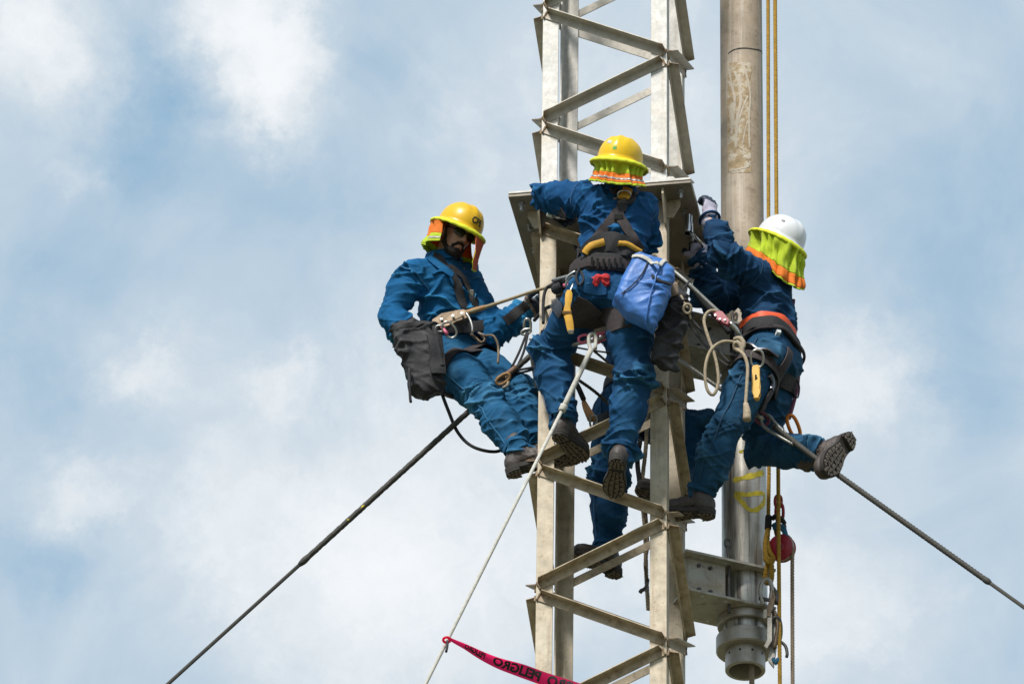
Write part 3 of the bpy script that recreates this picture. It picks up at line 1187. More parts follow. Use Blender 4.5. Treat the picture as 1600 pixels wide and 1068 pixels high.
def paint(name, pix, width, m, off=.0042):
    P, N = zip(*[on_pole(*q, off=off) for q in pix])
    path = spline(P, 40)
    path = [Vector((PX, PY, p.z)) + Vector((p.x - PX, p.y - PY, 0)).normalized() * (PR + off) for p in path]
    nn = [Vector((p.x - PX, p.y - PY, 0)).normalized() for p in path]
    ww = [width * (.75 + .5 * abs(mnoise(p * 30))) for p in path]
    V, F = [], []
    for i, p in enumerate(path):
        t = (path[min(i + 1, 39)] - path[max(i - 1, 0)]).normalized()
        w = t.cross(nn[i])
        for s_ in (-1, 0, 1):
            q = p + w * (s_ * ww[i] / 2)
            dd = Vector((q.x - PX, q.y - PY, 0)).normalized()
            V.append(Vector((PX, PY, q.z)) + dd * (PR + off))
    for i in range(39):
        for j in (0, 1):
            F.append((i * 3 + j, i * 3 + j + 1, i * 3 + j + 4, i * 3 + j + 3))
    return obj(name, mesh_from(name, V, F), m, pole, True)


paint('paint_stroke', [(1146, 751), (1160, 747), (1180, 742), (1192, 738)], .030, MT['mark'])
paint('paint_stroke', [(1148, 771), (1165, 773), (1180, 771), (1193, 772), (1193, 784), (1182, 796), (1170, 796), (1160, 785), (1149, 773)], .028, MT['mark'])
paint('paint_stroke', [(1155, 707), (1163, 704)], .018, MT['mark'])
paint('scratch_line', [(1138, 84), (1147, 78), (1162, 75.5), (1178, 77), (1190, 81), (1194, 86)], .008, MT['blackmark'], .0012)
# old paint patch, with pale film peeling off
def pole_patch(name, x0, x1, y0, y1, m, off, jag=0.0):
    nx, ny = 10, 24
    V, F = [], []
    for j in range(ny + 1):
        for i in range(nx + 1):
            u, v = i / nx, j / ny
            x = x0 + (x1 - x0) * u; y = y0 + (y1 - y0) * v
            if jag:
                x += jag * mnoise(Vector((0, v * 9, 3))) * (1 if i in (0, nx) else 0)
                y += jag * mnoise(Vector((u * 7, 0, 9))) * (1 if j in (0, ny) else 0)
            V.append(on_pole(x, y, off)[0])
    for j in range(ny):
        for i in range(nx):
            a = j * (nx + 1) + i
            F.append((a, a + 1, a + nx + 2, a + nx + 1))
    return obj(name, mesh_from(name, V, F), m, pole, True)


pole_patch('paint_patch', 1137, 1173, 98, 270, MT['patch'], .0012, 3.5)
for pts, w in (([(1139, 105), (1143, 130), (1148, 155), (1146, 185), (1143, 210)], .014), ([(1148, 112), (1156, 132), (1157, 160), (1152, 185), (1150, 230)], .017), ([(1161, 100), (1168, 125), (1172, 150), (1170, 185), (1171, 230)], .012),
               ([(1146, 160), (1143, 178), (1148, 198)], .03), ([(1168, 150), (1158, 176), (1152, 196)], .011), ([(1140, 268), (1155, 264), (1168, 260), (1172, 252)], .013), ([(1172, 180), (1165, 200), (1160, 225)], .008)):
    paint('peeled_film', pts, w, MT['peel'], .0024)

# collars and open socket at the lower end
z0 = ZB - .268
V, F = lathe_geo([(PR, z0 + .045), (PR + .022, z0 + .045), (PR + .026, z0 + .04), (PR + .026, z0 + .002), (PR + .022, z0 - .002), (PR - .006, z0 - .002), (PR - .016, z0 - .012), (PR - .016, z0 - .056)], (PX, PY, 0), (0, 0, 1), 64)
shade_auto(obj('collar', mesh_from('collar', V, F), MT['collar'], pole))
z1 = z0 - .058
V, F = lathe_geo([(PR - .016, z1 + .004), (PR + .026, z1 + .004), (PR + .033, z1 - .002), (PR + .033, z1 - .072), (PR + .027, z1 - .078), (PR - .012, z1 - .078)], (PX, PY, 0), (0, 0, 1), 64)
shade_auto(obj('collar', mesh_from('collar', V, F), MT['collar'], pole))
z2 = z1 - .079
rs = PR - .010
V, F = lathe_geo([(rs, z2 + .003), (rs, z2 - .095), (rs - .003, z2 - .099), (rs - .017, z2 - .099), (rs - .019, z2 - .095), (rs - .019, z2 + .25)], (PX, PY, 0), (0, 0, 1), 64)
sock = shade_auto(obj('socket', mesh_from('socket', V, F), MT['collar'], pole))
for i in range(10):
    t = 2 * math.pi * (i + .3) / 10
    d = Vector((math.cos(t), math.sin(t), 0))
    V, F = lathe_geo([(.006, 0), (.006, .0015), (0.0001, .0015)], Vector((PX, PY, z2 - .030)) + d * (rs - .0003), d, 12)
    obj('bolt_hole', mesh_from('bolt_hole', V, F), MT['blackmark'], sock)
tag(tube('hanging_rope', [Vector((PX + .035, PY - .03, z2 - .02)), Vector((PX + .036, PY - .03, z2 - .9))], .013, MT['grope'], strands=3, pitch=.05), 'grey brown rope hanging out of the open lower end of the pole', 'rope')


# bracket beams that hold the pole to the tower
BANG = R(32)


def spin(o):
    """turn a bracket piece about the pole's axis"""
    m = Matrix.Translation((PX, PY, 0)) @ Matrix.Rotation(BANG, 4, 'Z') @ Matrix.Translation((-PX, -PY, 0))
    o.data.transform(m)
    for c in o.children:
        c.data.transform(m)


def bracket(zt, hgt, label, webx=.425, x1=None):
    x0 = PX - .378
    x1 = x1 or PX + PR - .012
    b = thing('bracket_beam', (x0, PY, zt - hgt), label, 'bracket', 'bracket beams between tower and pole')
    yc, hw = PY - .02, .135
    for z, nm in ((zt, 'top_flange'), (zt - hgt, 'bottom_flange')):
        bm = bmesh.new()
        # plate with a notch round the pole
        pts = [Vector((x0, yc - hw, z)), Vector((x1, yc - hw, z))]
        n = 18
        cc = PR + .006
        ex = math.sqrt(max(0, cc ** 2 - (x1 - PX) ** 2)) if abs(x1 - PX) < cc else 0
        a0 = math.atan2(-ex, x1 - PX)
        for i in range(n + 1):
            t = a0 - (2 * math.pi + 2 * a0) * i / n
            pts.append(Vector((PX + cc * math.cos(t), PY + cc * math.sin(t), z)))
        pts += [Vector((x1, yc + hw, z)), Vector((x0, yc + hw, z))]
        prism(bm, pts, Vector((0, 0, -.012)))
        f = obj(nm, bm_mesh(bm, nm), MT['bracket'], b)
        for hx in (x0 + .10, x0 + .22):
            for sy in (-1, 1):
                for zz, dd in ((z + .0006, (0, 0, 1)), (z - .0126, (0, 0, -1))):
                    V, F = lathe_geo([(.010, 0), (.0001, 0)], (hx, yc + sy * (hw - .03), zz), dd, 12)
                    obj('bolt_hole', mesh_from('bolt_hole', V, F), MT['sticker'], f)
    for sy in (-1, 1):
        box('web', ((x0 + webx) / 2, yc + sy * .075, zt - hgt / 2 - .006), ((webx - x0) / 2, .005, hgt / 2 - .0065), MT['bracket'], b, bev=.001)
    for bx_ in (x0 + .09, x0 + .15):
        for bz in (zt - .045, zt - hgt + .035):
            V, F = lathe_geo([(.0001, .012), (.009, .012), (.010, .010), (.010, 0)], (bx_, yc - .080, bz), (0, -1, 0), 6)
            obj('bolt', mesh_from('bolt', V, F), MT['dark_steel'], b)
    rod = tube('clamp_rod', [Vector((webx + .012, yc - .082, zt + .10)), Vector((webx + .012, yc - .082, zt + .05)), Vector((webx + .016, yc - .085, zt + .02)), Vector((webx + .016, yc - .085, zt - hgt - .06))], .008, MT['dark_steel'], b, n=20)
    oval('hook_eye', Vector((webx + .012, yc - .082, zt + .115)), (0, 0, 1), (1, 0, 0), .022, .014, .006, MT['dark_steel'], b)
    for ch in list(b.children):
        spin(ch)
    return b


bracket(ZB, .21, 'lower grey steel bracket beam with open flanges clamping the pole foot to the tower')
zb2 = at(1110, 520, .40).z
bracket(zb2, .19, 'upper grey steel bracket beam joining tower and pole behind the right worker', webx=PX - PR - .01, x1=PX + .02)

# ------------------------------------------------------------------ ropes, blocks and guys
# two yellow hoisting ropes
ya = thing('hoisting_rope', at(1203, 905, .38), 'yellow twisted rope next to the pole ending in a knot at a shackle', 'rope')
tube('line', [at(1200, -90, .44), at(1201.5, 742, .42)], .0092, MT['yrope'], ya, strands=3, pitch=.055, sides=12)
tube('line', [at(1201.5, 742, .42), at(1200.5, 815, .41)], .0095, MT['yrope'], ya, strands=3, pitch=.055, sides=12)
tube('tape_whipping', [at(1201, 806, .405), at(1200, 826, .405)], .017, MT['krope'], ya, n=5)
multi('knot', [tube_geo(spline(ats(*p), 50), .0125, 10, strands=3, pitch=.05) for p in (
    [(1200, 824, .405), (1199, 845, .40), (1203, 862, .395), (1208, 872, .39), (1203, 880, .375), (1196, 872, .385), (1200, 866, .41), (1206, 878, .41), (1198, 884, .40), (1196, 900, .40)],
    [(1196, 900, .40), (1198, 910, .39), (1205, 906, .385), (1206, 890, .385), (1204, 876, .38), (1197, 868, .38), (1196, 850, .39), (1199, 832, .395)])], MT['yrope'], ya)
yb = tube('hoisting_rope', [at(1210.5, -90, .36), at(1216, 742, .36), at(1219.5, 1180, .34)], .0098, MT['yrope'], None, n=520, strands=3, pitch=.055, sides=12)
tag(yb, 'yellow twisted rope running straight down past the red pulley block', 'rope')

# red pulley block with its sling
pb = at(1221, 856, .42)
pul = thing('pulley_block', pb, 'dark red pulley block hanging beside the pole with shackles and blue sling', 'pulley')
ax = (Vector((-.30, -1, -.25))).normalized()
sx_ = ax.cross(Vector((0, 0, 1))).normalized(); sz_ = sx_.cross(ax)
for s_, nm in ((.017, 'cheek_plate'), (-.021, 'cheek_plate')):
    V, F = lathe_geo([(.0001, .006), (.02, .007), (.024, .004), (.058, .003), (.066, -.001), (.066, -.004), (.0001, -.004)], pb + ax * s_, ax, 40)
    shade_auto(obj(nm, mesh_from(nm, V, F), MT['red'], pul))
V, F = lathe_geo([(.0001, .015), (.062, .015), (.052, 0), (.062, -.015), (.0001, -.015)], pb, ax, 40)
shade_auto(obj('sheave', mesh_from('sheave', V, F), MT['collar'], pul))
tube('bolt', [pb + ax * .028, pb - ax * .03], .010, MT['dark_steel'], pul, n=3)
oval('shackle', at(1219, 826, .42), CU, CR, .04, .022, .009, MT['rust'], pul)
oval('shackle', at(1218, 800, .42), CU, CR, .045, .018, .008, MT['red'], pul)
oval('shackle', at(1216, 783, .42), CU, CR, .030, .016, .007, MT['red'], pul)
tube('sling', ats((1207, 822, .40), (1212, 818, .39), (1218, 820, .39), (1225, 824, .395), (1229, 838, .40)), .010, MT['bsling'], pul)
tube('sling', ats((1209, 826, .40), (1215, 823, .385), (1223, 828, .39), (1231, 841, .40)), .009, MT['bsling'], pul)
tube('tie', ats((1207, 810, .40), (1212, 806, .385), (1221, 810, .39), (1226, 818, .40)), .012, MT['krope'], pul)
tag(tube('fall_rope', [pb + sx_ * .0 + sz_ * .06, pb + (at(1234, 838, .42) - pb) * .92, at(1238.5, 858, .42), at(1238, 900, .42), at(1239, 1180, .42)], .0095, MT['grope'], None, n=360, strands=3, pitch=.05, sides=10), 'grey brown rope hanging from the red pulley block', 'rope')

# shackle, link bars and hooks at the pole foot
hw = thing('rigging_shackle', at(1200, 930, .36), 'worn steel shackle with link bars on the right of the pole foot', 'shackle')
multi('bow', [tube_geo(spline(ats((1193, 945, .33), (1188, 925, .33), (1192, 908, .33), (1201, 905, .33), (1206, 918, .33), (1204, 936, .33)), 40), .011, 10)], MT['collar'], hw)
tube('pin', ats((1186, 934, .33), (1208, 938, .33)), .010, MT['dark_steel'], hw, n=4)
bm = bmesh.new()
prism(bm, ats((1202, 918, .32), (1209, 922, .32), (1212, 932, .32), (1203, 962, .32), (1193, 962, .32), (1203, 934, .32)), Vector((0, .02, 0)))
obj('link_bar', bm_mesh(bm, 'link_bar'), MT['bronze'], hw)
bm = bmesh.new()
prism(bm, ats((1199, 960, .325), (1206, 957, .325), (1206, 1000, .325), (1198, 1012, .325), (1194, 1008, .325), (1199, 998, .325)), Vector((0, .025, 0)))
obj('link_bar', bm_mesh(bm, 'link_bar'), MT['collar'], hw)
bm = bmesh.new()
prism(bm, ats((1193, 952, .315), (1198, 951, .315), (1198, 964, .315), (1193, 965, .315)), Vector((0, .045, 0)))
obj('lug', bm_mesh(bm, 'lug'), MT['bracket'], hw)
bm = bmesh.new()
prism(bm, ats((1206, 935, .36), (1212, 955, .36), (1213, 1005, .36), (1208, 1040, .36), (1200, 1030, .36), (1203, 1008, .36), (1207, 998, .36)), Vector((0, .03, 0)))
obj('cheek_plate', bm_mesh(bm, 'cheek_plate'), MT['collar'], hw)
oval('hook', at(1212, 984, .37), CU, CR, .062, .024, .010, MT['dark_steel'], hw)
tube('sling', ats((1207, 918, .35), (1214, 930, .35), (1213, 943, .35)), .012, MT['dark_steel'], hw)
tube('sling', ats((1208, 1028, .345), (1213, 1036, .345), (1216, 1028, .345)), .010, MT['bsling'], hw)
tube('hook_tip', ats((1217, 1000, .37), (1227, 1008, .37), (1230, 1020, .37), (1229, 1026, .37)), .008, MT['dark_steel'], hw)
tube('spring', ats((1210, 955, .345), (1215, 975, .345), (1213, 995, .345), (1210, 1012, .345)), .010, MT['bronze'], hw)


# guys
def guy(name, pts_px, split, rthick, rthin, label, endmat=None):
    g = thing(name, at(*pts_px[0]), label, 'guy wire')
    A, B, C = [at(*p) for p in pts_px]
    tube('grip', [A, B], rthick, MT['cable'], g, strands=5, pitch=.10, sides=15)
    tube('wire', [B, C], rthin, MT['cable'], g, strands=6, pitch=.09, sides=10)
    tube('grip_end', [B - (C - B).normalized() * .02, B + (C - B).normalized() * .012], [rthick * 1.05, rthick * 1.2, rthick * .9], MT['cable'], g, n=5)
    return g, A, B, C


def ground_end(A, B):
    d = B - A
    t = (GZ - A.z) / d.z
    return A + d * t


A = at(848, 538, -.10); B = at(470, 880, -.10)
d = (at(265, 1068, -.10) - A)
gl = thing('guy_wire', A, 'long grey twisted guy wire running down to the lower left with thicker preformed grip', 'guy wire')
tube('grip', [A, B], .0135, MT['cable'], gl, strands=5, pitch=.12, sides=15)
tube('wire', [B, ground_end(A, B)], .0095, MT['cable'], gl, n=4)
tube('grip_end', [B + (A - B).normalized() * .05, B - (A - B).normalized() * .01], [.015, .018, .011], MT['cable'], gl, n=6)
for (xa, ya_), (xb, yb_) in (((571, 788.2), (563, 795.6)), ((546, 811), (542, 814.6))):
    pa, pb_ = at(xa, ya_, -.10), at(xb, yb_, -.10)
    V, F = tube_geo([pa - CV * .0088 + CU * .002, (pa + pb_) / 2 - CV * .0098 + CU * .003, pb_ - CV * .0088 + CU * .002], [.003, .0062, .003], 8)
    obj('paint_mark', mesh_from('paint_mark', V, F), MT['mark'], gl, True)

G0, G1, G2 = at(1197, 656, -.045), at(1305, 738, -.105), at(1545, 909, -.20)
gr = thing('guy_wire', G0, 'grey twisted guy wire running down to the right past the bent leg of the worker', 'guy wire')
tube('grip', [at(1208, 664, -.05), G1, G2], .0135, MT['cable'], gr, n=330, strands=5, pitch=.10, sides=15)
tube('wire', [G2, ground_end(G1, G2)], .0095, MT['cable'], gr, n=4)
tube('grip_end', [G2 + (G1 - G2).normalized() * .03, G2 - (G1 - G2).normalized() * .012], [.015, .017, .010], MT['cable'], gr, n=6)
multi('thimble_loop', [tube_geo(spline(ats((1275, 716, -.095), (1240, 688, -.07), (1215, 664, -.055), (1200, 648, -.045), (1190, 650, -.04), (1192, 664, -.035), (1208, 676, -.045), (1240, 694, -.068)), 60), .0075, 10, strands=4, pitch=.05)], MT['cable_light'], gr)
oval('turnbuckle_shackle', at(1188, 652, -.04), (CR * .8 - CU * .6).normalized(), (CR * .6 + CU * .8).normalized(), .045, .024, .009, MT['purple'], gr)
tube('turnbuckle', [at(1192, 655, -.04), at(1068, 566, .02), at(1052, 556, .12)], .011, MT['collar'], gr, n=12)

# white tag line with its hook, in front of the tower
TA, TBp = at(924, 545, -.66), at(880, 637, -.70)
tl = thing('tag_line', TA, 'pale tag line hooked below the middle worker and running down to the left', 'rope')
tube('stiff_end', [TA, TBp], .0135, MT['wrope'], tl, n=8)
tube('ferrule', [at(881.5, 633, -.70), at(877.5, 642, -.70)], .019, MT['wrope'], tl, n=5)
TE = at(665, 1068, -1.0)
tube('line', [TBp, TE, TE + (TE - TBp).normalized() * 6], .0085, MT['wrope'], tl, n=10)
tube('hook', ats((924, 548, -.66), (920, 535, -.66), (921, 524, -.66), (927, 521, -.65), (931, 527, -.65), (930, 545, -.66)), .009, MT['wrope'], tl)

# pink barricade tape tied to the tag line
K0 = at(699, 997, -.99)
tp = thing('barricade_tape', K0, 'pink plastic barricade tape with black lettering tied to the pale tag line', 'tape')
tape_px = [(700, 996), (712, 1002), (728, 1009), (750, 1020), (780, 1034), (815, 1047), (850, 1060), (885, 1071), (925, 1084), (970, 1096)]
tape_w = [.012, .028, .050, .062, .064, .062, .060, .062, .062, .062]
tape_roll = [0, 20, 34, 30, 12, 6, 4, 2, 0, 0]
TN = 90
tY = np.linspace(-.99, -.80, len(tape_px))
path = spline([at(x, y, yy) for (x, y), yy in zip(tape_px, tY)], TN)
tw = np.interp(np.linspace(0, 1, TN), np.linspace(0, 1, len(tape_w)), tape_w)
tr_ = np.interp(np.linspace(0, 1, TN), np.linspace(0, 1, len(tape_roll)), tape_roll)
tape_f = []
for i, p in enumerate(path):
    t = (path[min(i + 1, TN - 1)] - path[max(i - 1, 0)]).normalized()
    nrm = (-CV - t * (-CV).dot(t)).normalized()
    w = nrm.cross(t)
    q = Matrix.Rotation(R(tr_[i]), 3, t)
    tape_f.append((p, q @ w, q @ nrm, tw[i]))


def tape_point(u, v, off=0.0):
    """u along 0..1, v across -.5..+.5"""
    x = min(max(u, 0), 1) * (TN - 1)
    i = min(int(x), TN - 2); f = x - i
    a, b = tape_f[i], tape_f[i + 1]
    p = a[0].lerp(b[0], f); w = a[1].lerp(b[1], f); n_ = a[2].lerp(b[2], f); wd = a[3] * (1 - f) + b[3] * f
    curl = .010 * (4 * v * v) * math.sin(u * 7)
    return p + w * (v * wd) + n_ * (off + curl)


V, F = [], []
NV = 8
for i in range(TN):
    for j in range(NV + 1):
        V.append(tape_point(i / (TN - 1), j / NV - .5))
for i in range(TN - 1):
    for j in range(NV):
        a = i * (NV + 1) + j
        F.append((a, a + 1, a + NV + 2, a + NV + 1))
ob = obj('strip', mesh_from('strip', V, F), MT['pink'], tp, True)
tube('knot', ring_path(at(698, 999, -.99), CR, CU, .016, .012, 12), .006, MT['pink'], tp, n=20, closed=True)
tube('tail', ats((699, 1000, -1.0), (699, 1008, -1.0), (697, 1018, -1.0)), .006, MT['ink'], tp, n=6)


def text_mesh(body, size=1.0, bold=.03):
    cu = bpy.data.curves.new('t', 'FONT')
    cu.body = body; cu.size = size; cu.offset = bold; cu.resolution_u = 4
    ob_ = bpy.data.objects.new('t', cu); COL.objects.link(ob_)
    bpy.context.view_layer.update()
    me = bpy.data.meshes.new_from_object(ob_.evaluated_get(bpy.context.evaluated_depsgraph_get()))
    bpy.data.objects.remove(ob_); bpy.data.curves.remove(cu)
    bm = bmesh.new(); bm.from_mesh(me)
    bmesh.ops.triangulate(bm, faces=bm.faces)
    bmesh.ops.subdivide_edges(bm, edges=[e for e in bm.edges if e.calc_length() > .12], cuts=2)
    bmesh.ops.triangulate(bm, faces=bm.faces)
    xs = [v.co.x for v in bm.verts]; ys = [v.co.y for v in bm.verts]
    for v in bm.verts:
        v.co.x = (v.co.x - min(xs)) / (max(xs) - min(xs)); v.co.y = (v.co.y - min(ys)) / (max(ys) - min(ys))
    bm.to_mesh(me); bm.free()
    return me


me0 = text_mesh('PELIGRO', bold=.045)
for (u0, u1) in ((.10, .225), (.272, .545), (.585, .86)):
    me = me0.copy()
    for v in me.vertices:
        u = u1 - (u1 - u0) * v.co.x            # seen from the back of the tape: mirrored
        v.co = tape_point(u, (v.co.y - .5) * .76 + .04, .0016)
    obj('lettering', me, MT['ink'], tp)


# ------------------------------------------------------------------ people
def unit(v):
    return Vector(v).normalized()


def frame_from(fwd, up):
    up = unit(up); fwd = Vector(fwd)
    fwd = unit(fwd - up * fwd.dot(up))
    return fwd.cross(up), fwd, up           # right, forward, up


class Loc:
    def __init__(self, o, fwd, up, s=1.0):
        self.o = Vector(o); self.X, self.Y, self.Z = frame_from(fwd, up); self.s = s

    def __call__(self, x, y, z):
        return self.o + (self.X * x + self.Y * y + self.Z * z) * self.s

    def arr(self, V):
        A = np.array([npv(self.X), npv(self.Y), npv(self.Z)])
        return (np.asarray(V) * self.s) @ A + npv(self.o)


def head_prims(f, h, k=.012):
    E_ = lambda c, r, kk=k: f.ell(h(*c), h.X, h.Y, h.Z, [q * h.s for q in r], kk)
    E_((0, -.012, .035), (.074, .094, .082))
    E_((0, .028, -.025), (.060, .066, .092))
    E_((0, .045, -.088), (.040, .040, .030), .02)
    E_((.033, .062, -.018), (.024, .024, .022)); E_((-.033, .062, -.018), (.024, .024, .022))
    E_((0, .080, .028), (.048, .016, .012), .01)
    f.cone(h(0, .090, .018), h(0, .114, -.022), .008 * h.s, .0135 * h.s, .008)
    E_((.012, .098, -.026), (.009, .011, .008), .006); E_((-.012, .098, -.026), (.009, .011, .008), .006)
    E_((0, .088, -.054), (.024, .012, .006), .005); E_((0, .086, -.066), (.021, .012, .007), .005)
    for s in (-1, 1):
        E_((s * .079, -.004, -.012), (.010, .018, .032), .006)
        E_((s * .030, .078, .008), (.013, .013, .012), .004)


def hand_prims(f, w, side, curl=(.5, .7, .5), spread=.08, thumb=(.7, .5), fat=0.0, k=.006):
    """w: Loc at the wrist, Y along the hand, Z out of the back of the hand; side=+1 puts the thumb on +X"""
    f.ell(w(0, .050, 0), w.X, w.Y, w.Z, (.043 + fat, .058, .019 + fat), .012)
    f.cone(w(0, -.02, 0), w(0, .02, 0), .029 + fat, .031 + fat, .012)
    for i, (x, L) in enumerate(((.031, .074), (.011, .083), (-.010, .077), (-.029, .060))):
        x *= side
        base = w(x, .095 - abs(i - 1.3) * .005, 0)
        ang = 0; p = base
        dx = (x / .03) * spread
        for j, fr in enumerate((.45, .31, .24)):
            ang += curl[j]
            d = w.X * dx * math.cos(ang) + w.Y * math.cos(ang) - w.Z * math.sin(ang)
            q = p + unit(d) * (L * fr)
            r0 = (.0105, .0095, .0088, .0078)
            f.cone(p, q, r0[j] + fat, r0[j + 1] + fat, k)
            p = q
    t0 = w(side * .028, .022, -.006)
    t1 = t0 + unit(w.X * side * math.cos(thumb[0]) + w.Y * .75 - w.Z * math.sin(thumb[0])) * .042
    t2 = t1 + unit(w.X * side * .35 * math.cos(thumb[1]) + w.Y * .9 - w.Z * math.sin(thumb[1])) * .032
    t3 = t2 + unit(w.Y * .9 - w.X * side * .1 - w.Z * math.sin(thumb[1])) * .024
    f.chain([t0, t1, t2, t3], [.014 + fat, .012 + fat, .0105 + fat, .009 + fat], .008)


def make_boot(ankle, toe, up, parent, seed=0, shaft=.055):
    L = Loc(ankle, toe, up, 1.06 if shaft < .08 else 1.2)
    f = Field()
    f.cone((0, -.008, shaft), (0, -.004, .0), .049, .047, .02)
    f.ell((0, -.036, -.045), (1, 0, 0), (0, 1, 0), (0, 0, 1), (.040, .046, .052), .02)
    f.cone((0, .00, -.025), (0, .10, -.046), .042, .038, .02)
    f.ell((.002, .135, -.052), (1, 0, 0), (0, 1, 0), (0, 0, 1), (.048, .062, .036), .02)
    V, F = f.mesh(.0055, clip=lambda G: -(G[..., 2] + .076))
    V = relax(V, F, 1, .4)
    N = vnormals(V, F)
    cr = ridged(np.stack([V[:, 1] / .022 + V[:, 2] / .03, V[:, 0] / .08, V[:, 2] / .03 + seed * 3], 1)) ** 2
    A = .0045 * np.exp(-((V[:, 1] - .05) / .06) ** 2) + .0045 * np.exp(-((V[:, 2] - .05) / .05) ** 2)
    V = V + N * (A * (cr - .4) + .0012 * perlin(V * 60))[:, None]
    o = poly_obj('boot', L.arr(V), F, MT['boot'], parent)

    def half(y):
        if y < -.03: return .036 * math.sqrt(max(0, 1 - ((y + .03) / .056) ** 2))
        if y < .05: return .036 - .004 * math.sin((y + .03) / .08 * math.pi)
        if y < .12: return .036 + .014 * math.sin((y - .05) / .07 * math.pi / 2)
        return .050 * math.sqrt(max(0, 1 - ((y - .12) / .082) ** 2))
    bm = bmesh.new()
    ys = np.concatenate([-.086 + .056 * (1 - np.cos(np.linspace(0, math.pi / 2, 8))), np.linspace(-.02, .11, 12), .12 + .082 * np.sin(np.linspace(0, math.pi / 2, 9))])
    outl = [(half(y) + .003, y) for y in ys] + [(-half(y) - .003, y) for y in ys[::-1]]
    prism(bm, [L(x, y, -.071) for x, y in outl], L.Z * -.022)
    # heel block and lugs
    heel = [(x, y) for x, y in outl if y < -.012]
    prism(bm, [L(x * .97, y, -.0932) for x, y in heel], L.Z * -.012)
    s = obj('sole', bm_mesh(bm, 'sole'), MT['sole'], o)
    bm = bmesh.new()
    rr = random.Random(seed + 5)
    y = -.078
    row = 0
    while y < .195:
        hw = half(y + .006) - .001
        in_heel = y < -.02
        zb = -.1053 if in_heel else -.0934
        if hw > .012 and not (-.022 < y < .012):
            nn = 4 if hw > .03 else 3 if hw > .02 else 2
            for i in range(nn):
                x0 = -hw + 2 * hw * i / nn + .0022; x1 = -hw + 2 * hw * (i + 1) / nn - .0022
                sk = rr.uniform(-.004, .004) + (.004 if (i + row) % 2 else -.003)
                pts = [L(x0, y + .001 + sk, zb), L(x1, y + .001 - sk * .6, zb), L(x1 - .001, y + .0115 - sk * .4, zb), L((x0 + x1) / 2, y + .0135 + sk, zb), L(x0 + .001, y + .0108 + sk, zb)]
                prism(bm, pts, L.Z * -.0045)
        y += .0158; row += 1
    tr = obj('tread', bm_mesh(bm, 'tread'), MT['tread'], o)
    tr['kind'] = 'stuff'
    tube('lace', [L(.03, .052, .0), L(.0, .066, -.0), L(-.03, .052, .0)], .003, MT['strap'], o, n=8)
    return o


def helmet_geo(h, tilt_z=.052, sx=.118, sy=.143, hz=.128, brim=(.040, .034, .036)):
    """full brim hard hat in the head's frame; returns dome point function as well"""
    base = tilt_z

    def dome(az, el):
        ce, se = math.cos(el), math.sin(el)
        k = ce ** .72
        x, y = sx * k * math.sin(az), sy * k * math.cos(az)
        z = base + hz * se ** .94 if se > 0 else base
        rid = .0065 * math.exp(-((x / .016) ** 2)) * min(1, se * 1.6) + .004 * (math.exp(-(((x - .05) / .012) ** 2)) + math.exp(-(((x + .05) / .012) ** 2))) * min(1, se * 1.3)
        return x, y, z + rid
    n = 72
    V, F = [], []
    els = [math.pi / 2 * (i / 16) for i in range(17)][::-1]
    rows = []
    for el in els:
        rows.append([dome(2 * math.pi * j / n, el) for j in range(n)])

    def brimrow(e, dz, inner=0.0):
        out = []
        for j in range(n):
            az = 2 * math.pi * j / n
            bw = brim[0] if math.cos(az) > 0 else brim[2]
            bw = brim[1] + (bw - brim[1]) * abs(math.cos(az)) ** 2
            q = e * bw - inner
            x, y = (sx + q) * math.sin(az), (sy + q) * math.cos(az)
            out.append((x, y, base + dz * (1 + .25 * math.cos(az) ** 2)))
        return out
    for e, dz in ((.10, -.002), (.35, -.006), (.7, -.012), (.95, -.019), (1.0, -.022), (.98, -.0245), (.7, -.016), (.35, -.010), (.05, -.006)):
        rows.append(brimrow(e, dz))
    rows.append(brimrow(0, .0, .004))
    for el in els[::-1][2::3]:
        rows.append([tuple(c * .965 for c in dome(2 * math.pi * j / n, el)[:2]) + (dome(2 * math.pi * j / n, el)[2] - .004,) for j in range(n)])
    for r_ in rows:
        V += [h(*p) for p in r_]
    for i in range(len(rows) - 1):
        for j in range(n):
            F.append((i * n + j, (i + 1) * n + j, (i + 1) * n + (j + 1) % n, i * n + (j + 1) % n))
    return V, F, dome, brimrow, n


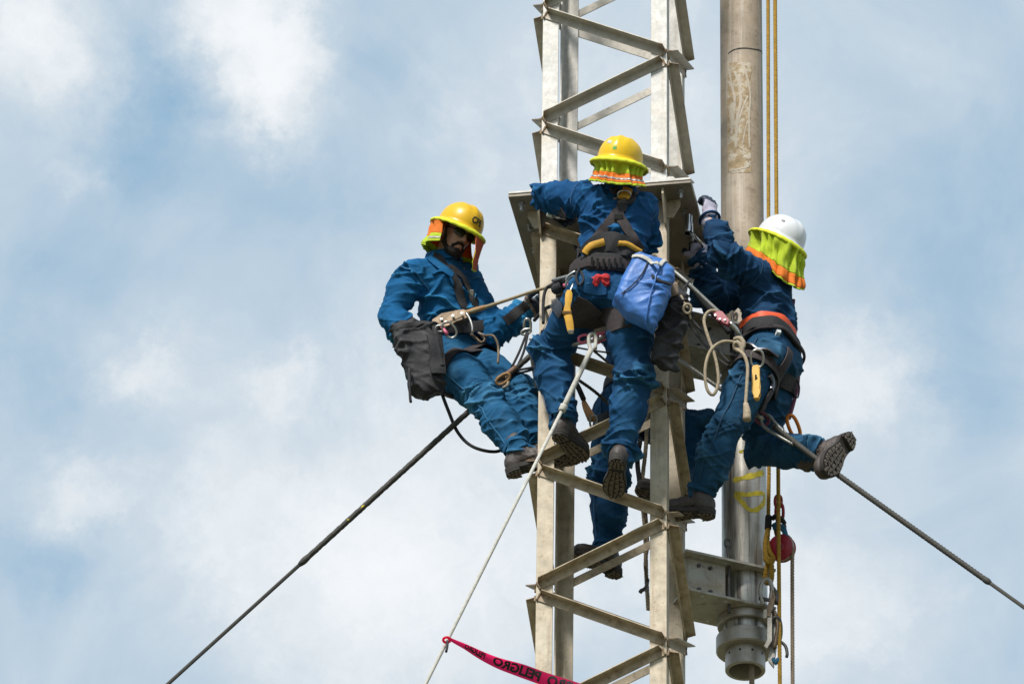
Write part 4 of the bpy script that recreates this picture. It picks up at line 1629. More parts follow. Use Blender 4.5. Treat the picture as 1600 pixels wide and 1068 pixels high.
def make_helmet(h, m, parent, band=True, emblem=None, stickers=()):
    V, F, dome, brimrow, n = helmet_geo(h)
    o = obj('helmet', mesh_from('helmet', V, F), m, parent, True)
    if band:
        rows = [brimrow(.62, -.008), brimrow(.9, -.0145), brimrow(1.05, -.019), brimrow(1.07, -.026), brimrow(.95, -.031), brimrow(.6, -.024), brimrow(.3, -.018)]
        V, F = [], []
        for i, r_ in enumerate(rows):
            for j, p in enumerate(r_):
                w = .0012 * math.sin(j * 1.7) + .0015 * mnoise(Vector((j * .4, i, 2)))
                V.append(h(p[0], p[1], p[2] + w))
        for i in range(len(rows) - 1):
            for j in range(n):
                F.append((i * n + j, (i + 1) * n + j, (i + 1) * n + (j + 1) % n, i * n + (j + 1) % n))
        b = obj('brim_band', mesh_from('brim_band', V, F), MT['limeband'], o, True)

    def sp(az, el, off=.0012):
        a = dome(az, el); e_ = 1e-3
        b1 = dome(az + e_, el); b2 = dome(az, el + e_)
        nrm = (Vector(b1) - Vector(a)).cross(Vector(b2) - Vector(a)).normalized()
        if nrm.dot(Vector(a)) < 0: nrm = -nrm
        p = Vector(a) + nrm * off
        return h(*p)
    if emblem:
        txt, az0, az1, el0, el1 = emblem
        me = text_mesh(txt, bold=.035)
        for v in me.vertices:
            v.co = sp(az0 + (az1 - az0) * v.co.x, el0 + (el1 - el0) * v.co.y)
        obj('emblem', me, MT['ink'], o)
    for (az0, az1, el0, el1, mm) in stickers:
        V = [sp(az0 + (az1 - az0) * i / 4, el0 + (el1 - el0) * j / 4, .0011) for j in range(5) for i in range(5)]
        F = [(j * 5 + i, j * 5 + i + 1, j * 5 + i + 6, j * 5 + i + 5) for j in range(4) for i in range(4)]
        obj('sticker', mesh_from('sticker', V, F), mm, o, True)
    return o, brimrow


def neck_shade(h, brimrow, parent, spans, down, seed=0, folds=.008, mats=('lime', 'orangecloth', 'lime'), cut=(.62, .93), reflect=True, gather=.5):
    """cloth hanging from the brim: spans = [(azimuth, length, drift x,y,z)] control points from one edge to the other;
    drift is the offset of the hem from the brim in the head's frame"""
    na, nv = 72, 22
    sp = np.array(spans, float)
    br = brimrow(.80, -.020)
    n = len(br)
    rows = []
    rj = np.random.default_rng(seed)
    for i in range(nv + 1):
        v = i / nv
        row = []
        for a in range(na + 1):
            s = a / na
            az = np.interp(s, np.linspace(0, 1, len(sp)), sp[:, 0])
            ln = np.interp(s, np.linspace(0, 1, len(sp)), sp[:, 1])
            dr = [np.interp(s, np.linspace(0, 1, len(sp)), sp[:, k]) for k in (2, 3, 4)]
            j = az / (2 * math.pi) * n
            j0 = int(math.floor(j)) % n; fr = j - math.floor(j)
            p0, p1 = br[j0], br[(j0 + 1) % n]
            b = Vector(p0).lerp(Vector(p1), fr)
            top = h(*b)
            hem = top + down * ln + h.X * dr[0] + h.Y * dr[1] + h.Z * dr[2]
            p = top.lerp(hem, v)
            rad = (h.X * math.sin(az) + h.Y * math.cos(az))
            pull = -gather * .05 * math.sin(math.pi * min(1, v * 1.15)) + .012 * v
            pl = folds * (math.sin(az * 17 + 2.2 * math.sin(az * 5 + seed) + v * 2.5 * math.sin(az * 3)) * min(1, v * 3 + .25) + 1.2 * mnoise(Vector((az * 5, v * 3, seed))))
            row.append(p + rad * (pull + pl))
        rows.append(row)
    out = []
    cuts = [0, int(round(cut[0] * nv)), int(round(cut[1] * nv)), nv]
    names = ('neck_shade', 'colour_band', 'hem_trim')
    root = None
    for q in range(3):
        a0, a1 = cuts[q], cuts[q + 1]
        if a1 <= a0: continue
        V, F = [], []
        for i in range(a0, a1 + 1):
            V += rows[i]
        m_ = na + 1
        for i in range(a1 - a0):
            for a in range(na):
                F.append((i * m_ + a, i * m_ + a + 1, (i + 1) * m_ + a + 1, (i + 1) * m_ + a))
        o = obj(names[q], mesh_from(names[q], V, F), MT[mats[q]], parent if root is None else root, True)
        md = o.modifiers.new('thickness', 'SOLIDIFY'); md.thickness = .003
        if root is None: root = o
        if q == 1 and reflect:
            i0, i1 = a0 + int((a1 - a0) * .45), a0 + int((a1 - a0) * .45) + 2
            V, F = [], []
            for i in (i0, i1):
                V += [p + (h.X * 0) + (p - h.o).normalized() * .004 for p in rows[i]]
            for a in range(na):
                F.append((a, a + 1, m_ + a + 1, m_ + a))
            oo = obj('reflective_strip', mesh_from('reflective_strip', V, F), MT['silver'], o, True)
            md = oo.modifiers.new('thickness', 'SOLIDIFY'); md.thickness = .001; md.offset = 0
    return root


def build_person(label, J, fwd, hf, hu, jm, tm, seed, toes, hands, res=.0055, hs=.92, sleeve=1.05, torso_w=1.0, legr=1.06, base=None, jlow=-.01, amp=1.0, cuffs={}):
    """J: joints. Returns dict with the parts; body is one continuous mesh, clothes are its siblings under the person"""
    J = {k: (v if isinstance(v, Vector) else at(*v)) for k, v in J.items()}
    pel = (J['hipL'] + J['hipR']) / 2
    up = unit(J['neck'] - pel)
    shr = unit(J['shR'] - J['shL']); hpr = unit(J['hipR'] - J['hipL'])
    rt = unit(shr + hpr * .6)
    rt = unit(rt - up * rt.dot(up))
    fw = up.cross(rt)
    if fw.dot(Vector(fwd)) < 0: fw = -fw
    L = (J['neck'] - pel).length
    h = Loc(J['head'], hf, hu, hs)
    P = thing('person', base or (J['anL'] + J['anR']) / 2, label, 'person')
    D = {'P': P, 'J': J, 'up': up, 'rt': rt, 'fw': fw, 'h': h, 'pel': pel, 'L': L}
    tw = torso_w
    sh_f = 1.0 if Vector(npv(rt)).length else 1
    sg = 1.0 if Vector(np.cross(npv(up), npv(rt))).dot(fw) > 0 else -1.0

    def tor(s, lo):
        st = [(lo, .150 * tw * s, .112 * s, 0), (L * .12, .150 * tw * s, .112 * s, 0), (L * .24, .156 * tw * s, .118 * s, 0), (L * .34, .180 * tw * s, .134 * s, .004 * sg), (L * .48, .178 * tw * s, .130 * s, .012 * sg), (L * .72, .190 * tw * s, .132 * s, .012 * sg), (L * .86, .175 * tw * s, .112 * s, .0), (L * .95, .12 * s, .085 * s, 0), (L * 1.02, .070 * s, .070 * s, 0)]
        return st
    # body
    f = Field()
    f.loft(pel, up, rt, tor(.80, -.04), .04)
    f.chain([J['shL'] + rt * .03, J['shR'] - rt * .03], [.062, .062], .04)
    f.ell(pel - up * .01, rt, fw, up, (.12, .085, .09), .05)
    for s in 'LR':
        f.chain([J['sh' + s], J['el' + s], J['wr' + s]], [.056, .042, .030], .03)
        f.chain([J['hip' + s] - up * .02, J['kn' + s], J['an' + s]], [.066, .050, .036], .02)
        f.ell(J['an' + s].lerp(J['an' + s] + unit(toes[s][0]) * .1, .5) - unit(toes[s][1]) * .04, *frame_from(toes[s][0], toes[s][1]), (.034, .10, .032), .03)
        if s in hands:
            hd, hb, sd_, cu, th = hands[s][:5]
            sd_ = 1 if s == 'L' else -1
            hand_prims(f, Loc(J['wr' + s], hd, hb), sd_, cu, thumb=th, fat=-.001)
    nk = J['neck'] + up * -.02
    f.cone(nk, h(0, -.012, -.05), .056, .052, .025)
    head_prims(f, h)
    V, F = f.mesh(res if res < .006 else .008)
    V = relax(V, F, 2, .4)
    D['body'] = poly_obj('body', V, F, MT['skin'], P)
    # jacket
    f = Field()
    f.loft(pel, up, rt, tor(.97, jlow), .035)
    f.chain([J['shL'] + up * .004, J['neck'] - up * .035, J['shR'] + up * .004], [.066, .060, .066], .04)
    ws = {}
    for s in 'LR':
        w = J['wr' + s]; e = J['el' + s]; sh = J['sh' + s]
        f.chain([sh, sh.lerp(e, .5), e, e.lerp(w, .5), w.lerp(e, .03)], [.080 * sleeve, .071 * sleeve, .064 * sleeve, .056 * sleeve, .047 * sleeve], .035)
    V, F = f.mesh(res)
    V = relax(V, F, 2, .4)
    ch = [([pel, pel.lerp(J['neck'], .5), J['neck']], .15, .0135, [.010, .006, .002], .080)]
    for s in 'LR':
        ch.append(([J['sh' + s], J['el' + s], J['wr' + s]], .065, .0105, [.010, .014, .012], .058))
    V = wrinkle(V, F, ch, seed, amp)
    D['jacket'] = poly_obj('jacket', V, F, jm, P, wear_highlight=WEAR_HIGHLIGHT)
    # trousers
    f = Field()
    f.loft(pel, up, rt, [(-.06, .172 * tw, .132, -.004 * sg), (.03, .172 * tw, .132, -.006 * sg), (.09, .162 * tw, .122, 0), (.125, .155 * tw, .116, 0)], .05)
    for s in 'LR':
        hp, kn, an = J['hip' + s] - up * .01, J['kn' + s], J['an' + s]
        f.chain([hp, hp.lerp(kn, .45), kn, kn.lerp(an, .4), an.lerp(kn, cuffs.get(s, (.08, .055))[0])], [.108 * legr, .098 * legr, .082 * legr, .079 * legr, .071 * legr], .045)
        f.ell(hp + fw * -.035, rt, fw, up, (.095, .10, .10), .05)
    V, F = f.mesh(res)
    V = relax(V, F, 2, .4)
    ch = [([pel, pel + up * .12], .16, .005, [.004, .004], .08)]
    for s in 'LR':
        ch.append(([J['hip' + s], J['kn' + s], J['an' + s]], .085, .0085, [.008, .014, .016], .066))
    V = wrinkle(V, F, ch, seed + 3, amp)
    D['trousers'] = poly_obj('trousers', V, F, tm, P, wear_highlight=WEAR_HIGHLIGHT)
    # cuffs
    for s in 'LR':
        w, e = J['wr' + s], J['el' + s]
        d = unit(w - e)
        tube('cuff', ring_path(w - d * .012, *frames([e, w])[0][1:], .046 * sleeve, .046 * sleeve, 20), .0075, jm, D['jacket'], n=32, closed=True)
    # seams and trouser hems
    sm_ = MT['s1'] if seed == 1 else MT['s3'] if seed == 3 else MT['s2']
    bj, bt_ = bvh_of(D['jacket']), bvh_of(D['trousers'])
    for s in 'LR':
        w, e, sh = J['wr' + s], J['el' + s], J['sh' + s]
        loop_strap('armhole_seam', bj, sh.lerp(e, .16), unit(unit(e - sh) + (up * -.2) + (rt if s == 'R' else -rt) * .5), .006, sm_, D['jacket'], .002, .0005, rmax=.13)
        hp, kn, an = J['hip' + s], J['kn' + s], J['an' + s]
        o_ = rt if s == 'R' else -rt
        strap('side_seam', bt_, [hp + o_ * .1 + up * .06, hp.lerp(kn, .5) + o_ * .09, kn + o_ * .08, kn.lerp(an, .5) + o_ * .07, an.lerp(kn, cuffs.get(s, (.08, .055))[0] + .02) + o_ * .07], .007, sm_, D['trousers'], .002, .0005)
        loop_strap('hem', bt_, an.lerp(kn, cuffs.get(s, (.08, .055))[0] + .01), unit(kn - an), .022, tm, D['trousers'], .003, .001, rmax=.11)
    # boots
    for s in 'LR':
        make_boot(J['an' + s], toes[s][0], toes[s][1], P, seed + ord(s), cuffs.get(s, (.08, .055))[1])
    # gloves
    for s in hands:
        hd, hb, sd_, cu, th, gm, cm = hands[s]
        sd_ = 1 if s == 'L' else -1
        w = Loc((0, 0, 0), (0, 1, 0), (0, 0, 1))
        f = Field()
        hand_prims(f, w, sd_, cu, thumb=th, fat=.003)
        f.cone((0, -.035, 0), (0, .0, 0), .036, .034, .012)
        V, F = f.mesh(.0038)
        V = relax(V, F, 1, .3)
        N = vnormals(V, F)
        V = V + N * (.0014 * ridged(V * 45 + seed))[:, None]
        Lw = Loc(J['wr' + s], hd, hb)
        g = poly_obj('glove', Lw.arr(V), F, gm, P)
        if cm is not None and cm is not gm:
            g.data.materials.append(cm)
            mi = np.zeros(len(F), np.int32)
            cen = V[F].mean(1)
            mi[(cen[:, 1] < .045) | ((cen[:, 2] > .006) & (cen[:, 1] < .085))] = 1
            g.data.polygons.foreach_set('material_index', mi)
    # collar
    nb = J['neck'] - up * .005
    cX, cY, _ = frame_from(fw, up)
    pth = ring_path(nb + up * .012, cX, cY, .082, .085, 28)
    nr = [unit(p - nb - up * .012) for p in pth]
    ribbon('collar', pth, [unit(n_ + up * .35) for n_ in nr], .055, .006, jm, D['jacket'], closed=True)
    D['bvh'] = bvh_of(D['jacket'], D['trousers'])
    D['bvh_t'] = bvh_of(D['trousers'])
    D['bvh_j'] = bvh_of(D['jacket'])
    return D


# ---- left worker, leaning out on his rope, facing right and down
W1 = build_person(
    'worker in yellow helmet and blue denim leaning out left of the tower, face in view',
    dict(head=(712, 368, -.16), neck=(692, 405, -.10), shR=(645, 428, -.20), shL=(728, 437, .05), elR=(608, 492, -.22), wrR=(640, 524, -.24), elL=(768, 518, .0), wrL=(820, 488, .09),
         hipR=(690, 558, .0), hipL=(726, 556, .14), knR=(765, 628, -.15), anR=(812, 707, -.25), knL=(812, 612, -.05), anL=(838, 697, -.08)),
    (.75, -.6, 0), (.64, -.64, -.52), (.52, -.28, 1), MT['j1'], MT['t1'], 1,
    dict(R=(Vector((1, .05, -.02)), Vector((-.25, 0, 1))), L=(Vector((1, .1, 0)), Vector((-.1, 0, 1)))),
    dict(L=(Vector((.75, .15, .55)), Vector((-.3, .8, .5)), -1, (.9, .9, .6), (.5, .6), MT['glovek'], MT['tanglove']),
         R=(Vector((.55, -.2, -.8)), Vector((-.5, -.8, 0)), -1, (.5, .6, .4), (.6, .4), MT['tanglove'], None)),
    res=.0055, torso_w=1.05, hs=.91, sleeve=1.08)
hel, br = make_helmet(W1['h'], MT['yhelmet'], W1['P'], emblem=('CFE', .20, -.40, .17, .47))

# ---- middle worker, back to the camera
W2 = build_person(
    'worker in bright yellow helmet standing on the tower front with his back turned',
    dict(head=(966, 268, -.80), neck=(968, 301, -.76), shL=(915, 314, -.72), shR=(1006, 325, -.66), elL=(848, 303, -.60), wrL=(868, 326, -.42), elR=(1008, 384, -.46), wrR=(985, 352, -.36),
         hipL=(922, 462, -.66), hipR=(980, 468, -.66), knL=(858, 545, -.42), anL=(882, 660, -.43), knR=(990, 592, -.60), anR=(968, 708, -.54)),
    (0, 1, 0), (.06, .98, .30), (.22, -.36, 1), MT['j2'], MT['t2'], 2,
    dict(L=(Vector((.30, .95, -.05)), Vector((0, 0, 1))), R=(Vector((-.22, .95, -.15)), Vector((.12, .2, 1)))),
    dict(L=(Vector((.1, .9, .3)), Vector((-.6, 0, .6)), 1, (.9, .9, .6), (.5, .6), MT['glovek'], None),
         R=(Vector((-.3, .8, .4)), Vector((.5, 0, .8)), -1, (.9, .9, .6), (.5, .6), MT['glovek'], None)),
    torso_w=.98)
hel2, br2 = make_helmet(W2['h'], MT['yhelmet2'], W2['P'], stickers=[(math.pi + .55, math.pi + .30, .50, .68, MT['sticker']), (math.pi + .12, math.pi - .05, .22, .36, MT['gsticker'])])

# ---- right worker, side view, arms raised to the plate
W3 = build_person(
    'worker in white helmet on the right of the tower with both arms raised',
    dict(head=(1212, 388, -.03), neck=(1203, 425, .02), shL=(1180, 428, -.16), shR=(1192, 436, .17), elL=(1128, 392, -.30), wrL=(1108, 340, -.24), elR=(1118, 470, .10), wrR=(1094, 404, .04),
         hipL=(1190, 562, -.12), hipR=(1212, 566, .06), knL=(1136, 662, -.20), anL=(1092, 776, -.10), knR=(1188, 702, .16), anR=(1290, 708, -.03)),
    (-.93, .3, 0), (-.80, .40, .45), (.52, -.22, .9), MT['j3'], MT['t3'], 3,
    dict(L=(Vector((-1, .12, .02)), Vector((.1, 0, 1))), R=(Vector((-.12, -.55, -.80)), Vector((-.86, .50, .03)))),
    dict(L=(Vector((.02, .1, 1)), Vector((.75, -.6, 0)), 1, (.55, 1.0, .7), (.5, .5), MT['glovek'], MT['glovew']),
         R=(Vector((-.12, .25, .95)), Vector((.25, -.95, .1)), 1, (1.0, 1.1, .7), (.4, .7), MT['glovek'], MT['glovew'])),
    torso_w=.92, cuffs={'R': (.17, .095)})
hel3, br3 = make_helmet(W3['h'], MT['whelmet'], W3['P'], stickers=[(-2.05, -1.88, .52, .66, MT['buckle'])])

# ---- fourth worker on the far face of the tower, only parts of him show through it
W4 = build_person(
    'worker behind the tower whose denim legs and boots show through the lattice',
    dict(head=(1000, 470, .66), neck=(1002, 505, .72), shR=(968, 520, .56), shL=(1026, 516, .86), elR=(985, 560, .42), wrR=(1005, 525, .36), elL=(1040, 560, .60), wrL=(1030, 520, .40),
         hipR=(966, 640, .58), hipL=(1008, 645, .68), knR=(950, 752, .52), anR=(948, 862, .52), knL=(1080, 674, .55), anL=(1046, 768, .50)),
    (-.45, -.9, 0), (-.3, -.9, .1), (0, 0, 1), MT['j4'], MT['t2'], 4,
    dict(R=(Vector((-.55, -.65, .1)), Vector((0, 0, 1))), L=(Vector((-.5, -.8, 0)), Vector((.2, 0, 1)))),
    dict(L=(Vector((0, -.5, .8)), Vector((0, .8, .5)), -1, (.9, .9, .6), (.5, .6), MT['glovek'], None),
         R=(Vector((0, -.5, .8)), Vector((0, .8, .5)), 1, (.9, .9, .6), (.5, .6), MT['glovek'], None)), res=.008)
hel4, br4 = make_helmet(W4['h'], MT['yhelmet'], W4['P'])

DOWN = Vector((0, 0, -1))
# neck shades
PI = math.pi
neck_shade(W1['h'], br, hel, [(PI * .42, .13, .0, -.01, 0), (PI * .62, .17, .02, -.03, 0), (PI * .85, .17, .01, -.04, 0), (PI * 1.1, .16, .0, -.02, 0), (PI * 1.38, .15, -.02, .0, 0)][::-1], DOWN, 1, .007, ('orangecloth', 'lime', 'lime'), (.62, .95), True, .2)
neck_shade(W1['h'], br, hel, [(-PI * .03, .10, .0, -.02, 0), (-PI * .10, .17, .03, -.035, 0), (-PI * .20, .205, .055, -.05, 0), (-PI * .33, .20, .055, -.03, 0), (-PI * .5, .17, .03, -.0, 0)], DOWN, 5, .003, ('coralcloth', 'coralcloth', 'limeband'), (.6, .97), False, .1)
neck_shade(W2['h'], br2, hel2, [(PI * .46, .10, -.01, 0, 0), (PI * .75, .13, -.015, .01, 0), (PI, .14, .0, .03, 0), (PI * 1.25, .13, .015, .01, 0), (PI * 1.54, .10, .01, 0, 0)], DOWN, 2, .012, ('lime', 'orangecloth', 'lime'), (.50, .93), True, .55)
neck_shade(W3['h'], br3, hel3, [(PI * .55, .17, -.03, .0, 0), (PI * .80, .20, -.03, .03, 0), (PI, .23, .0, .04, 0), (PI * 1.25, .24, .02, .03, 0), (PI * 1.55, .19, -.005, .01, 0), (PI * 1.80, .14, .0, -.01, 0), (PI * 1.97, .10, .01, -.02, 0)], DOWN, 3, .017, ('lime', 'orangecloth', 'lime'), (.66, .94), False, .35)
neck_shade(W4['h'], br4, hel4, [(PI * .55, .15, -.03, .0, 0), (PI, .18, .0, .03, 0), (PI * 1.45, .15, .03, .0, 0)], DOWN, 4, .009)


# faces: beard, glasses, chin strap
def face_details(Wd, beard=True):
    h = Wd['h']
    P = Wd['P']
    if beard:
        f = Field()
        I = ((1, 0, 0), (0, 1, 0), (0, 0, 1))
        f.ell((0, .052, -.094), *I, (.045, .043, .030), .015)
        for s in (-1, 1):
            f.chain([(s * .060, .012, -.030), (s * .057, .022, -.065), (s * .036, .055, -.098), (0, .074, -.104)], [.010, .013, .016, .016], .012)
            f.chain([(0, .097, -.045), (s * .018, .092, -.050), (s * .031, .076, -.068), (s * .030, .068, -.090)], [.007, .008, .008, .009], .006)
        f.ell((0, .086, -.082), *I, (.016, .010, .010), .01)
        V, F = f.mesh(.004)
        N = vnormals(V, F)
        V = V + N * (.0035 * perlin(V * 190))[:, None]
        poly_obj('beard', h.arr(V), F, MT['beard'], Wd['body'])
    g = []
    bmv = []
    root = None
    for s in (-1, 1):
        V, F = [], []
        nx, ny = 8, 6
        for j in range(ny + 1):
            for i in range(nx + 1):
                u, v = i / nx * 2 - 1, j / ny * 2 - 1
                sq = math.sqrt(max(0, 1 - .42 * v * v)); sqv = math.sqrt(max(0, 1 - .42 * u * u))
                x = s * .034 + u * sq * .031; z = .008 + v * sqv * .022
                V.append(h(x, .101 - 5.5 * x * x, z))
        for j in range(ny):
            for i in range(nx):
                a = j * (nx + 1) + i
                F.append((a, a + 1, a + nx + 2, a + nx + 1))
        o_ = obj('lens', mesh_from('lens', V, F), MT['lens'], P if root is None else root, True)
        if root is None:
            o_.name = 'sunglasses'; root = o_
        md = o_.modifiers.new('thickness', 'SOLIDIFY'); md.thickness = .003
        tube('temple', [h(s * .064, .08, .014), h(s * .078, .03, .016), h(s * .080, -.01, .008)], .0028, MT['ink'], root, n=10)
    tube('bridge', [h(-.008, .104, .012), h(0, .107, .015), h(.008, .104, .012)], .003, MT['ink'], root, n=6)
    for s in (-1, 1):
        tube('chin_strap', [h(s * .083, .02, .05), h(s * .076, .022, -.02), h(s * .060, .035, -.075), h(s * .03, .06, -.115), h(0, .065, -.122)], .0042, MT['strap'], P, n=24)


face_details(W1)
for w_ in (W2, W3, W4):
    face_details(w_, False)


# ------------------------------------------------------------------ harnesses
def harness_belt(Wd, t, width, m, name='belt', tiltf=0.0, off=.006, thick=.008):
    c = Wd['pel'] + Wd['up'] * t
    ax = unit(Wd['up'] + Wd['fw'] * tiltf)
    o, p = loop_strap(name, Wd['bvh'], c, ax, width, m, Wd['P'], thick, off, rmax=.26)
    return o, p


def thigh_strap(Wd, s, f, width, m, tilt=(0, 0, 0), name='leg_strap'):
    J = Wd['J']
    c = J['hip' + s].lerp(J['kn' + s], f)
    ax = unit(unit(J['kn' + s] - J['hip' + s]) + Vector(tilt))
    return loop_strap(name, Wd['bvh_t'], c, ax, width, m, Wd['P'], .006, .005, rmax=.17)[0]


# left worker
harness_belt(W1, .115, .055, MT['strap'])
thigh_strap(W1, 'R', .33, .052, MT['strapbrown'], (.25, 0, .25))
thigh_strap(W1, 'L', .30, .05, MT['strapbrown'], (.25, 0, .25))
S1 = W1['bvh']
P1 = W1['P']
strap('chest_strap', S1, [(682, 398), (692, 415), (704, 428), (716, 450), (724, 478), (726, 500)], .045, MT['strap'], P1)
strap('chest_strap', S1, [(702, 418), (716, 428), (726, 440), (736, 458), (742, 482)], .040, MT['strap'], P1)
strap('forearm_guard', S1, [(788, 503), (800, 494), (812, 484), (822, 476)], .05, MT['strap'], P1, thick=.006)
strap('collar_flap', S1, [(672, 402), (684, 415), (697, 424), (706, 432)], .045, W1['jacket'].data.materials[0], P1, thick=.007)
strap('pocket_flap', S1, [(676, 430), (690, 424), (702, 432), (708, 446)], .012, W1['jacket'].data.materials[0], P1, thick=.007)
box('buckle', surf(S1, 722, 470)[0] or at(722, 470, -.2), (.020, .006, .016), MT['buckle'], P1, X=CR, Y=-CV, Z=CU)
box('buckle', surf(S1, 737, 462)[0] or at(737, 462, -.1), (.010, .005, .030), MT['steel'], P1, X=CR, Y=-CV, Z=CU)
tube('hose_coil', ats((748, 520, -.16), (758, 524, -.18), (770, 524, -.18), (777, 535, -.17), (779, 550, -.17), (778, 568, -.16)), .006, MT['grope'], P1)
tube('hook', ats((736, 522, -.17), (744, 528, -.19), (752, 535, -.19), (758, 530, -.19), (752, 524, -.19)), .007, MT['bronze'], P1)
tube('hose', ats((688, 608, -.06), (700, 640, -.08), (716, 676, -.08), (740, 698, -.08), (776, 705, -.05), (800, 690, .02)), .0085, MT['krope'], P1)
tube('cord', ats((676, 604, -.10), (694, 613, -.10), (712, 620, -.08), (730, 622, -.03)), .007, MT['krope'], P1)

# middle worker
S2 = W2['bvh']; P2 = W2['P']
bt, bp = harness_belt(W2, .135, .085, MT['strap'], 'waist_pad', off=.008, thick=.016)
bt, bp = harness_belt(W2, .130, .05, MT['strapbrown'], 'belt', off=.028, thick=.006)
strap('back_pad', S2, [(918, 402), (930, 386), (945, 380), (960, 379), (978, 386), (990, 402)], .10, MT['strap'], P2, thick=.014)
strap('pad_lining', S2, [(917, 398), (923, 388), (934, 381), (944, 379)], .035, MT['amber'], P2, thick=.024)
strap('pad_lining', S2, [(966, 379), (978, 383), (990, 391), (996, 398)], .025, MT['amber'], P2, thick=.024)
strap('back_strap', S2, [(914, 396), (928, 376), (944, 358), (958, 342), (966, 330)], .048, MT['strapbrown'], P2, thick=.006)
strap('back_strap', S2, [(1000, 392), (990, 374), (978, 356), (968, 340), (966, 328)], .048, MT['strapbrown'], P2, thick=.008)
strap('shoulder_strap', S2, [(966, 334), (972, 318), (968, 302), (958, 290), (948, 280)], .045, MT['strap'], P2, thick=.009)
strap('shoulder_strap', S2, [(970, 330), (976, 316), (986, 304), (996, 298), (1004, 296)], .045, MT['strap'], P2, thick=.010)
strap('side_strap', S2, [(882, 330), (890, 350), (898, 372), (908, 398)], .05, MT['strap'], P2, thick=.006)
q = surf(S2, 975, 306)[0]
strap('dorsal_label', S2, [(980, 298), (977, 306), (974, 316)], .052, MT['amber'], P2, thick=.022)
box('buckle', (surf(S2, 972, 316)[0] or q) - CV * .026, (.022, .006, .012), MT['buckle'], P2, X=(CR * .9 + CU * .35).normalized(), Y=-CV, Z=(CU * .9 - CR * .35).normalized())
box('buckle', (surf(S2, 966, 338)[0] or q) - CV * .018, (.020, .006, .014), MT['buckle'], P2, X=CR, Y=-CV, Z=CU)
oval('d_ring', (surf(S2, 975, 292)[0] or q) - CV * .035, CR, (CU * .8 - CV * .5).normalized(), .030, .030, .005, MT['steel'], P2)
strap('seat_pad', S2, [(893, 480), (912, 492), (935, 498), (960, 494), (990, 484), (1008, 478)], .16, MT['strapbrown'], P2, thick=.006)
strap('pocket', S2, [(908, 440), (925, 447), (948, 450)], .075, W2['trousers'].data.materials[0], P2, thick=.004)
strap('leg_pad', S2, [(869, 466), (872, 478), (872, 492)], .055, MT['buckle'], P2, thick=.012)
f = Field()
rc0 = surf(S2, 938, 438)[0] or at(938, 438, -.8)
rr = random.Random(4)
for i in range(7):
    f.ell(rc0 - CV * .012 + CR * rr.uniform(-.034, .034) + CU * rr.uniform(-.018, .022), CR, CU, CV, (rr.uniform(.014, .022), rr.uniform(.012, .020), .014), .010)
V, F = f.mesh(.004)
V = V + vnormals(V, F) * (.006 * ridged(V * 38))[:, None]
tag(poly_obj('red_rag', V, F, MT['redcloth']), 'crumpled red rag tucked into the back pocket of the middle worker', 'rag')

for i, (x, y) in enumerate(((925, 409), (934, 411), (943, 412), (952, 412), (961, 411), (970, 410))):
    hq, hn = surf(bvh_of(bt), x, y)
    if hq is not None:
        box('gear_loop', hq - CV * .006, (.006, .004, .026), MT['buckle'] if i % 2 else MT['strap'], P2, X=CR, Y=-CV, Z=CU)
tube('gear_cord', ats((905, 420, -.80), (900, 432, -.82), (905, 446, -.82), (912, 436, -.82), (908, 424, -.81)), .006, MT['krope'], P2)
tube('gear_cord', ats((1000, 408, -.78), (1012, 416, -.80), (1030, 424, -.76), (1050, 432, -.68)), .008, MT['krope'], P2)
# right worker
S3 = W3['bvh']; P3 = W3['P']
harness_belt(W3, .165, .040, MT['orangebelt'], 'waist_band', off=.006, thick=.006)
harness_belt(W3, .115, .060, MT['strap'], 'belt', off=.005, thick=.009)
harness_belt(W3, .085, .020, MT['strapbrown'], 'belt_tube', off=.012, thick=.010)
thigh_strap(W3, 'L', .18, .055, MT['strapbrown'], (.1, 0, .15))
thigh_strap(W3, 'R', .22, .11, MT['strapbrown'], (0, 0, .1), 'leg_pad')
strap('hip_strap', S3, [(1232, 548), (1222, 572), (1210, 598), (1196, 622), (1188, 640)], .048, MT['strapbrown'], P3, thick=.007)
strap('band_disc', S3, [(1212, 516), (1218, 518)], .03, MT['sticker'], P3, thick=.018, n=4)
tube('back_cord', ats((1240, 468, .06), (1238, 490, .06), (1243, 508, .06), (1240, 530, .06), (1240, 556, .06), (1247, 578, .08), (1246, 604, .08), (1240, 630, .08), (1233, 654, .08)), .009, MT['purple'], P3)
tube('back_cord', ats((1243, 505, .05), (1236, 520, .05), (1242, 545, .05), (1236, 562, .06)), .012, MT['strap'], P3)
carabiner(at(1240, 666, .08), (CU * .9 - CR * .35).normalized(), (CR * .9 + CU * .35).normalized(), .115, .045, .009, MT['orange'], P3)
strap('front_pouch', S3, [(1150, 522), (1149, 540), (1146, 560)], .075, MT['strap'], P3, thick=.03, Y=-.1)
strap('gear_strap', S3, [(1165, 545), (1190, 552), (1215, 556)], .016, MT['buckle'], P3, thick=.03)
strap('hip_label', S3, [(1200, 585), (1206, 596), (1202, 608)], .03, MT['buckle'], P3, thick=.01)
tube('gear_cord', ats((1082, 500, -.10), (1105, 526, -.16), (1130, 556, -.22), (1140, 566, -.24)), .007, MT['krope'], P3)
tube('gear_cord', ats((1076, 506, -.08), (1100, 536, -.14), (1122, 560, -.20), (1138, 572, -.23)), .007, MT['krope'], P3)
tube('gear_cord', ats((1243, 588, .05), (1249, 604, .05), (1246, 622, .05), (1240, 612, .05), (1244, 596, .05)), .004, MT['krope'], P3)
carabiner(at(1238, 548, .02), CU, CR, .06, .03, .006, MT['steel'], P3)
box('buckle', at(1236, 566, .03), (.012, .02, .035), MT['buckle'], P3)

